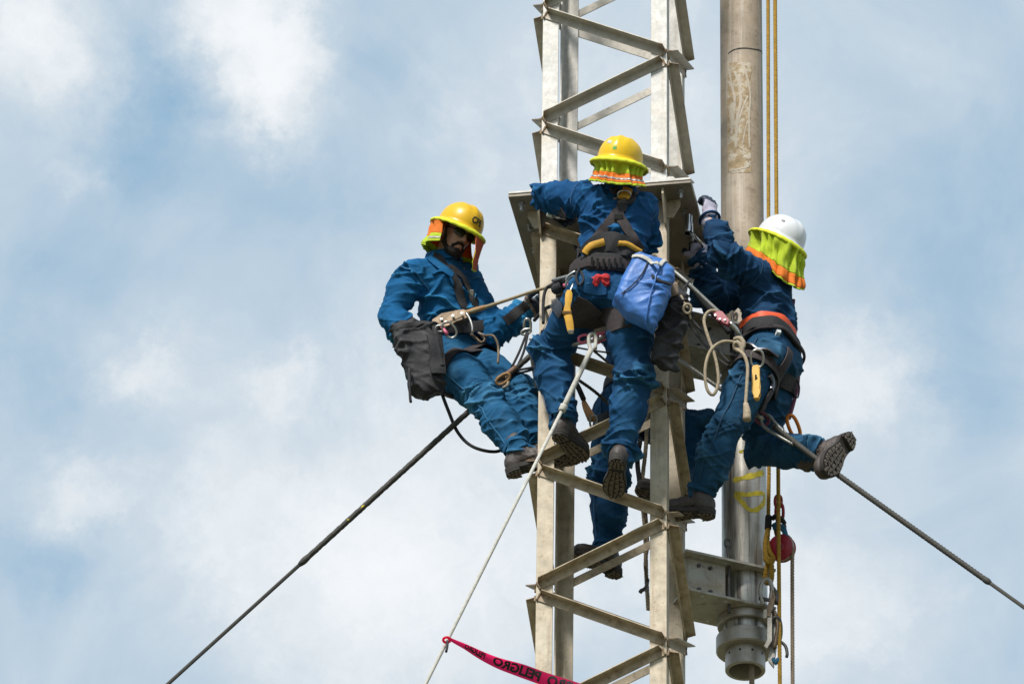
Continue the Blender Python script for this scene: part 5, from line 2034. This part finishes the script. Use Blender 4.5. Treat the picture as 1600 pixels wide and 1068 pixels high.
# worker behind the tower
harness_belt(W4, .10, .06, MT['strap'])
thigh_strap(W4, 'R', .3, .06, MT['strap'])
thigh_strap(W4, 'L', .3, .06, MT['strap'])


# ------------------------------------------------------------------ bags
def soft_bag(name, front_px, Y0, depth, m, label, cat, seed, amp=.006, res=.006, extra=None, lean=(0, 0, 0), tj=None):
    """a soft bag: outline given in the picture plane at Y0, real thickness 'depth'"""
    pts = [at(x, y, Y0) for x, y in front_px]
    c = sum(pts, Vector()) / len(pts)
    r, u = CR, Vector((0, 0, 1)); r = unit(r - u * r.dot(u)); n = r.cross(u)
    poly = np.array([[(p - c).dot(r), (p - c).dot(u)] for p in pts])

    def sd2(q):
        d = np.full(q.shape[:-1], 1e9); s = np.ones(q.shape[:-1])
        m_ = len(poly)
        for i in range(m_):
            a, b = poly[i], poly[i - 1]
            e = b - a; w = q - a
            t = np.clip((w @ e) / (e @ e), 0, 1)
            d = np.minimum(d, ((w - t[..., None] * e) ** 2).sum(-1))
            c1 = q[..., 1] >= a[1]; c2 = q[..., 1] < b[1]; c3 = e[0] * w[..., 1] > e[1] * w[..., 0]
            fl = (c1 & c2 & c3) | (~c1 & ~c2 & ~c3)
            s = np.where(fl, -s, s)
        return s * np.sqrt(d)
    A = np.array([npv(r), npv(n), npv(u)])

    def fn(P):
        q = (P - npv(c)) @ A.T
        d2 = sd2(q[..., [0, 2]])
        top = poly[:, 1].max(); bot = poly[:, 1].min()
        v = np.clip((top - q[..., 2]) / (top - bot), 0, 1)
        dep = depth / 2 * (.72 + .5 * np.sin(np.pi * np.clip(v, 0, 1) ** .8) * .6)
        dz = np.abs(q[..., 1]) - dep
        k = .046
        a, b = np.maximum(d2 + k, 0), np.maximum(dz + k, 0)
        return np.sqrt(a * a + b * b) - k + np.minimum(np.maximum(d2 + k, dz + k), 0)
    f = Field()
    ext = np.abs(poly).max() + depth
    f.add(fn, npv(c) - ext, npv(c) + ext, .005)
    V, F = f.mesh(res)
    V = relax(V, F, 1, .4)
    top = c + u * poly[:, 1].max(); bot = c + u * poly[:, 1].min()
    V = wrinkle(V, F, [([top, c, bot], .15, amp, [amp * .6, amp * .6, amp * .4], .07)], seed)
    root = thing(name, bot, label, cat)
    o = poly_obj('bag_body', V, F, m, root)
    return root, o, bvh_of(o)


bagk, o1, bb = soft_bag('tool_bag', [(612, 517), (640, 507), (681, 508), (689, 550), (696, 600), (676, 618), (660, 627), (642, 614), (632, 580), (621, 547)], -.27, .15, MT['blackbag'], 'black canvas tool bag hanging at the hip of the left worker', 'bag', 5, .009)
strap('rim_band', bb, [(612, 517), (632, 510), (655, 507), (680, 511)], .03, MT['strap'], bagk, thick=.006)
strap('pocket', bb, [(678, 525), (681, 555), (684, 585)], .075, MT['blackbag'], bagk, thick=.012)
strap('pocket_strap', bb, [(676, 512), (682, 540), (689, 575)], .025, MT['strap'], bagk, thick=.016)
tube('strap_tail', ats((640, 575, -.36), (640, 600, -.36), (641, 622, -.35), (642, 628, -.35)), .007, MT['strap'], bagk, n=12)

bagb, o2, bb2 = soft_bag('bucket_bag', [(991, 400), (1010, 402), (1035, 408), (1056, 421), (1046, 456), (1034, 490), (1022, 516), (1000, 510), (978, 498), (957, 474), (968, 446), (980, 420)], -.86, .15, MT['bluebag'], 'bright blue vinyl bag hanging at the right hip of the middle worker', 'bag', 8, .006)
strap('rim_band', bb2, [(990, 402), (1010, 404), (1035, 410), (1055, 422)], .018, MT['wrope'], bagb, thick=.005)
strap('seam', bb2, [(1014, 405), (1006, 425), (990, 445), (972, 460)], .006, MT['strap'], bagb, thick=.003)
strap('seam', bb2, [(1032, 412), (1014, 470), (1010, 505)], .006, MT['bluebag'], bagb, thick=.005)
strap('strap', bb2, [(1019, 431), (1028, 440), (1046, 446)], .012, MT['strap'], bagb, thick=.006)

bagd, o3, bb3 = soft_bag('drawstring_bag', [(1046, 462), (1058, 456), (1072, 466), (1080, 486), (1074, 520), (1066, 548), (1056, 574), (1036, 578), (1022, 568), (1018, 548), (1026, 520), (1036, 488)], -.70, .14, MT['blackbag'], 'black drawstring bag hanging beside the blue bag in front of the tower leg', 'bag', 11, .015)
tube('drawstring', ats((1064, 462, -.74), (1070, 474, -.76), (1076, 486, -.75), (1079, 498, -.74)), .006, MT['brope'], bagd)
tube('drawstring', ats((1062, 460, -.72), (1070, 448, -.70), (1080, 436, -.62)), .005, MT['krope'], bagd)
tube('drawstring_knot', ring_path(at(1074, 482, -.77), CR, CU, .018, .022, 12), .007, MT['brope'], bagd, n=18, closed=True)
tube('roll', [at(1049, 444, -.74), at(1055, 464, -.72)], .030, MT['tanglove'], bagd, n=6, sides=16)

# ------------------------------------------------------------------ lanyards and connectors
# left worker's positioning rope
ly = thing('positioning_lanyard', at(705, 496, -.24), 'tan positioning rope with metal grab running from the left worker to the tower leg', 'lanyard')
tube('rope', ats((728, 489, -.27), (760, 479, -.30), (800, 466, -.345), (836, 454, -.40), (866, 446, -.42), (890, 437, -.40)), [.010, .009, .008, .008, .008, .008], MT['trope'], ly, strands=0)
tube('sleeve', ats((724, 490, -.265), (740, 485, -.275), (758, 479.5, -.298)), [.013, .014, .011], MT['leather'], ly)
bm = bmesh.new()
prism(bm, ats((674, 499, -.29), (690, 488, -.29), (712, 486, -.28), (724, 482, -.28), (734, 488, -.28), (730, 497, -.28), (712, 501, -.28), (700, 509, -.29), (682, 511, -.29)), Vector((0, .03, 0)))
bmesh.ops.bevel(bm, geom=list(bm.edges), offset=.004, segments=2, affect='EDGES')
obj('rope_grab', bm_mesh(bm, 'rope_grab'), MT['bronze'], ly)
for x, y in ((690, 499), (708, 494), (722, 490)):
    V, F = lathe_geo([(.007, 0), (.007, .004), (.0001, .005)], at(x, y, -.292), (0, -1, 0), 12)
    obj('rivet', mesh_from('rivet', V, F), MT['steel'], ly)
tube('grab_lever', ats((728, 488, -.285), (734, 498, -.285), (738, 510, -.285), (738, 520, -.28)), .006, MT['steel'], ly)
cb = thing('carabiner', at(700, 514, -.33), 'pink and silver carabiner clipped at the belt of the left worker', 'carabiner')
oval('frame', at(702, 515, -.33), (CU * .8 - CR * .6).normalized(), (CR * .8 + CU * .6).normalized(), .042, .027, .0055, MT['steel'], cb)
tube('sleeve', ats((690, 510, -.332), (699, 522, -.332)), .009, MT['pinkmetal'], cb, n=4)
carabiner(at(688, 513, -.33), CR, CU, .045, .03, .005, MT['steel'], cb, 'link')

# black double lanyard below his hand
dl = thing('double_lanyard', at(825, 512, -.02), 'black double lanyard with steel snap hook between left worker and tower', 'lanyard')
oval('snap_hook', at(824, 509, -.06), CU, CR, .034, .016, .007, MT['steel'], dl)
oval('snap_hook', at(822, 518, -.05), (CR * .8 + CU * .2).normalized(), CU, .024, .012, .006, MT['steel'], dl)
tube('cord', ats((823, 520, -.05), (812, 548, -.07), (800, 573, -.10)), .0065, MT['krope'], dl)
tube('cord', ats((825, 520, -.05), (818, 550, -.07), (806, 577, -.10)), .0065, MT['krope'], dl)
tube('cord', ats((835, 500, -.05), (848, 486, -.20), (856, 480, -.40), (890, 468, -.48)), .009, MT['krope'], dl)
tube('cord', ats((806, 578, -.10), (820, 576, -.14), (836, 573, -.33), (848, 572, -.36)), .006, MT['krope'], dl)
tube('cord', ats((806, 583, -.10), (822, 580, -.14), (838, 575, -.33), (848, 573, -.36)), .006, MT['krope'], dl)
tube('thimble', ats((806, 574, -.12), (796, 582, -.13), (786, 588, -.14), (778, 592, -.15)), .015, MT['rust'], dl)
oval('shackle', at(786, 592, -.16), (CR * .8 + CU * .55).normalized(), (CU * .8 - CR * .55).normalized(), .036, .018, .008, MT['leather'], dl)
tube('tail', ats((792, 588, -.15), (794, 600, -.15), (786, 606, -.14)), .008, MT['brope'], dl)

# gear on the middle worker's left hip
hg = thing('hip_connectors', at(885, 440, -.70), 'steel snap hooks and black rope grab at the left hip of the middle worker', 'connector')
oval('snap_hook', at(898, 432, -.74), (CR * .85 + CU * .5).normalized(), (CU * .85 - CR * .5).normalized(), .042, .020, .007, MT['steel'], hg)
oval('snap_hook', at(892, 440, -.73), (CR * .6 + CU * .8).normalized(), (CU * .6 - CR * .8).normalized(), .030, .016, .006, MT['steel'], hg)
tube('rope_grab', ats((862, 447, -.50), (874, 441, -.56), (886, 437, -.66)), [.014, .020, .014], MT['strap'], hg)
tube('grab_body', ats((868, 452, -.55), (878, 447, -.60)), .026, MT['strap'], hg, n=5)
tube('grab_lever', ats((864, 438, -.56), (878, 434, -.64), (892, 430, -.70)), .009, MT['steel'], hg)
tube('red_pin', ats((880, 446, -.70), (893, 446, -.70)), .010, MT['pinkmetal'], hg, n=4)
tube('loop_cord', ats((866, 444, -.48), (854, 450, -.46), (849, 470, -.46), (849, 505, -.47)), .008, MT['krope'], hg)
ylw = thing('yellow_strap_connector', at(887, 480, -.78), 'amber webbing connector with buckle hanging down the left thigh of the middle worker', 'connector')
tube('ring', ats((899, 436, -.76), (894, 448, -.78), (890, 458, -.78)), .006, MT['steel'], ylw)
N_ = [-CV] * 12
ribbon('webbing', spline(ats((889, 456, -.79), (888, 470, -.80), (886, 486, -.80), (889, 500, -.80), (892, 518, -.79)), 12), N_, [.020, .032, .034, .032, .026, .030, .036, .038, .036, .036, .034, .030], .012, MT['amber'], ylw)
box('buckle', at(886, 488, -.815), (.022, .008, .008), MT['leather'], ylw, X=CR, Y=-CV, Z=CU)
box('end_fitting', at(892, 518, -.80), (.012, .010, .010), MT['steel'], ylw, X=CR, Y=-CV, Z=CU)

# pink ring shackles below him where the tag line hooks on
ps = thing('ring_shackles', at(928, 530, -.62), 'faded pink ring shackles between the thighs of the middle worker', 'shackle')
for (x, y, a) in ((912, 529, .3), (935, 528, .9), (942, 525, .2)):
    oval('ring', at(x, y, -.60), (CR * math.cos(a) + CU * math.sin(a)), (CU * math.cos(a) - CR * math.sin(a)), .024, .017, .007, MT['pinkmetal'], ps)
tube('bar', ats((884, 541, -.45), (905, 536, -.56), (935, 530, -.60), (958, 518, -.58)), .010, MT['collar'], ps)
tube('clevis', ats((884, 536, -.46), (893, 531, -.5), (900, 538, -.52)), .014, MT['bronze'], ps)
tube('wire', ats((893, 541, -.36), (925, 547, -.36), (968, 553, -.36)), .0045, MT['cable'], ps)
tube('wire', ats((928, 548, -.38), (945, 562, -.34), (962, 578, -.30)), .006, MT['cable'], ps)

# hook hanging behind, between his legs
hk = thing('rope_hook', at(915, 640, -.10), 'tan steel rope hook on a black strap hanging inside the tower', 'hook')
tube('strap', ats((896, 592, -.10), (904, 606, -.10), (912, 624, -.10)), .013, MT['krope'], hk)
bm = bmesh.new()
prism(bm, ats((908, 626, -.10), (914, 623, -.10), (922, 636, -.10), (930, 648, -.10), (928, 656, -.10), (918, 656, -.10), (914, 646, -.10), (910, 636, -.10)), Vector((0, .022, 0)))
bmesh.ops.bevel(bm, geom=list(bm.edges), offset=.004, segments=2, affect='EDGES')
obj('hook_body', bm_mesh(bm, 'hook_body'), MT['leather'], hk)
oval('gate_ring', at(927, 658, -.10), CU, CR, .030, .016, .0055, MT['steel'], hk)
ds = tube('diagonal_rope', ats((902, 592, -.05), (930, 612, .05), (962, 640, .15)), .008, MT['cable'], None, n=40, strands=3, pitch=.05)
tag(ds, 'dark diagonal rope inside the tower behind the rope hook', 'rope')
vr = tube('vertical_rope', ats((1012, 640, .45), (1009, 700, .45), (1003, 765, .45), (1008, 830, .45), (1010, 900, .45), (1013, 952, .45)), .0105, MT['brope'], None, n=160, strands=3, pitch=.05)
tag(vr, 'beige rope hanging behind the right tower leg inside the lattice', 'rope')
vt = thing('hanging_hook', at(1005, 920, .40), 'dark hook and strap at the tail of the rope inside the lattice', 'hook')
tube('strap', ats((1000, 690, .42), (996, 720, .42), (999, 750, .42), (1001, 775, .42)), .012, MT['strap'], vt)
tube('hook', ats((1012, 905, .42), (1009, 918, .40), (1002, 922, .38), (1000, 925, .38)), .010, MT['dark_steel'], vt)
tube('tail', ats((1009, 800, .42), (1012, 850, .42), (1008, 880, .42), (1011, 905, .42)), .008, MT['bronze'], vt)

# right worker's connectors
rl = thing('positioning_lanyard', at(1130, 495, -.30), 'grey rope with red rope grab from the right worker to the tower', 'lanyard')
tube('rope', ats((1160, 530, -.22), (1146, 510, -.26), (1128, 492, -.30), (1100, 466, -.33), (1070, 438, -.36), (1046, 418, -.34)), .010, MT['cable_light'], rl)
bm = bmesh.new()
prism(bm, ats((1114, 490, -.33), (1120, 485, -.33), (1128, 485, -.33), (1140, 500, -.33), (1137, 507, -.33), (1120, 499, -.33)), Vector((0, .028, 0)))
bmesh.ops.bevel(bm, geom=list(bm.edges), offset=.003, segments=2, affect='EDGES')
obj('rope_grab', bm_mesh(bm, 'rope_grab'), MT['red'], rl)
for x, y in ((1118, 493), (1125, 499), (1133, 500)):
    V, F = lathe_geo([(.006, 0), (.006, .003), (.0001, .004)], at(x, y, -.332), (0, -1, 0), 10)
    obj('rivet', mesh_from('rivet', V, F), MT['steel'], rl)
tube('snap_hook', ats((1140, 504, -.31), (1150, 514, -.29), (1156, 523, -.28)), [.012, .013, .007], MT['steel'], rl)
tube('black_strap', ats((1052, 424, -.33), (1078, 446, -.30), (1100, 474, -.26), (1124, 500, -.22), (1140, 520, -.20)), .014, MT['krope'], rl)

rc = thing('rope_coil', at(1156, 535, -.30), 'beige rope knotted in loops at the front of the right worker', 'rope')
tube('loop', ats((1122, 486, -.31), (1108, 486, -.33), (1100, 500, -.34), (1106, 525, -.34), (1115, 550, -.33), (1121, 575, -.32), (1122, 600, -.32), (1114, 617, -.32), (1104, 605, -.33), (1102, 575, -.34), (1110, 548, -.34), (1128, 534, -.33), (1148, 534, -.31)), .008, MT['brope'], rc)
tube('knot', ats((1148, 530, -.31), (1156, 528, -.33), (1162, 536, -.33), (1158, 546, -.33), (1148, 544, -.32), (1150, 534, -.34), (1158, 540, -.34), (1160, 552, -.33)), .011, MT['brope'], rc)
tube('tail', ats((1152, 546, -.33), (1162, 554, -.34), (1168, 572, -.34), (1167, 600, -.34), (1165, 630, -.34), (1164, 640, -.34)), .0085, MT['brope'], rc)
tube('end_sleeve', ats((1165, 630, -.342), (1167, 642, -.342), (1167, 656, -.342)), [.012, .019, .020], MT['brope'], rc)

yd = thing('descender', at(1181, 600, -.30), 'yellow metal descender clipped by a carabiner to the belt of the right worker', 'descender')
oval('carabiner', at(1183, 560, -.28), CU, CR, .042, .030, .006, MT['steel'], yd)
bm = bmesh.new()
prism(bm, ats((1175, 570, -.30), (1186, 568, -.30), (1187, 590, -.30), (1188, 606, -.30), (1186, 612, -.30), (1186, 622, -.30), (1178, 622, -.30), (1176, 610, -.30), (1174, 606, -.30)), Vector((0, .030, 0)))
bmesh.ops.bevel(bm, geom=list(bm.edges), offset=.005, segments=2, affect='EDGES')
obj('body', bm_mesh(bm, 'body'), MT['yellow_tool'], yd)
box('slot', at(1181, 590, -.303), (.004, .003, .016), MT['strap'], yd, X=CR, Y=-CV, Z=CU, bev=.001)

# socket wrench on the plate bolt, held by the right worker
sw = thing('socket_wrench', at(1068, 345, -.20), 'chrome socket wrench under the splice plate in the right worker hand', 'wrench')
zb = Vector((.40, -.21, ZP - .020)); zb2_ = zb - Vector((0, 0, .115))
V, F = lathe_geo([(.018, 0), (.024, 0), (.024, .05), (.021, .06), (.021, .10), (.018, .104), (.0001, .104)], zb2_, (0, 0, 1), 24)
shade_auto(obj('socket', mesh_from('socket', V, F), MT['chrome'], sw))
tube('handle', [zb2_ + Vector((.005, 0, .012)), zb2_ + Vector((.06, .09, -.02)), W3['J']['wrR'] + Vector((-.03, .05, .10))], .008, MT['chrome'], sw, n=8)
# ratchet held by the middle worker
rt_ = thing('ratchet', at(868, 340, -.44), 'chrome ratchet in front of the tower leg under the plate by the middle worker arm', 'wrench')
V, F = lathe_geo([(.0001, .0), (.024, .0), (.026, .004), (.026, .022), (.022, .026), (.0001, .027)], at(861, 339, -.45), (.3, -.6, .7), 24)
shade_auto(obj('head', mesh_from('head', V, F), MT['chrome'], rt_))
tube('handle', ats((862, 337, -.44), (874, 339, -.44), (884, 341, -.42)), [.012, .009, .011], MT['chrome'], rt_)
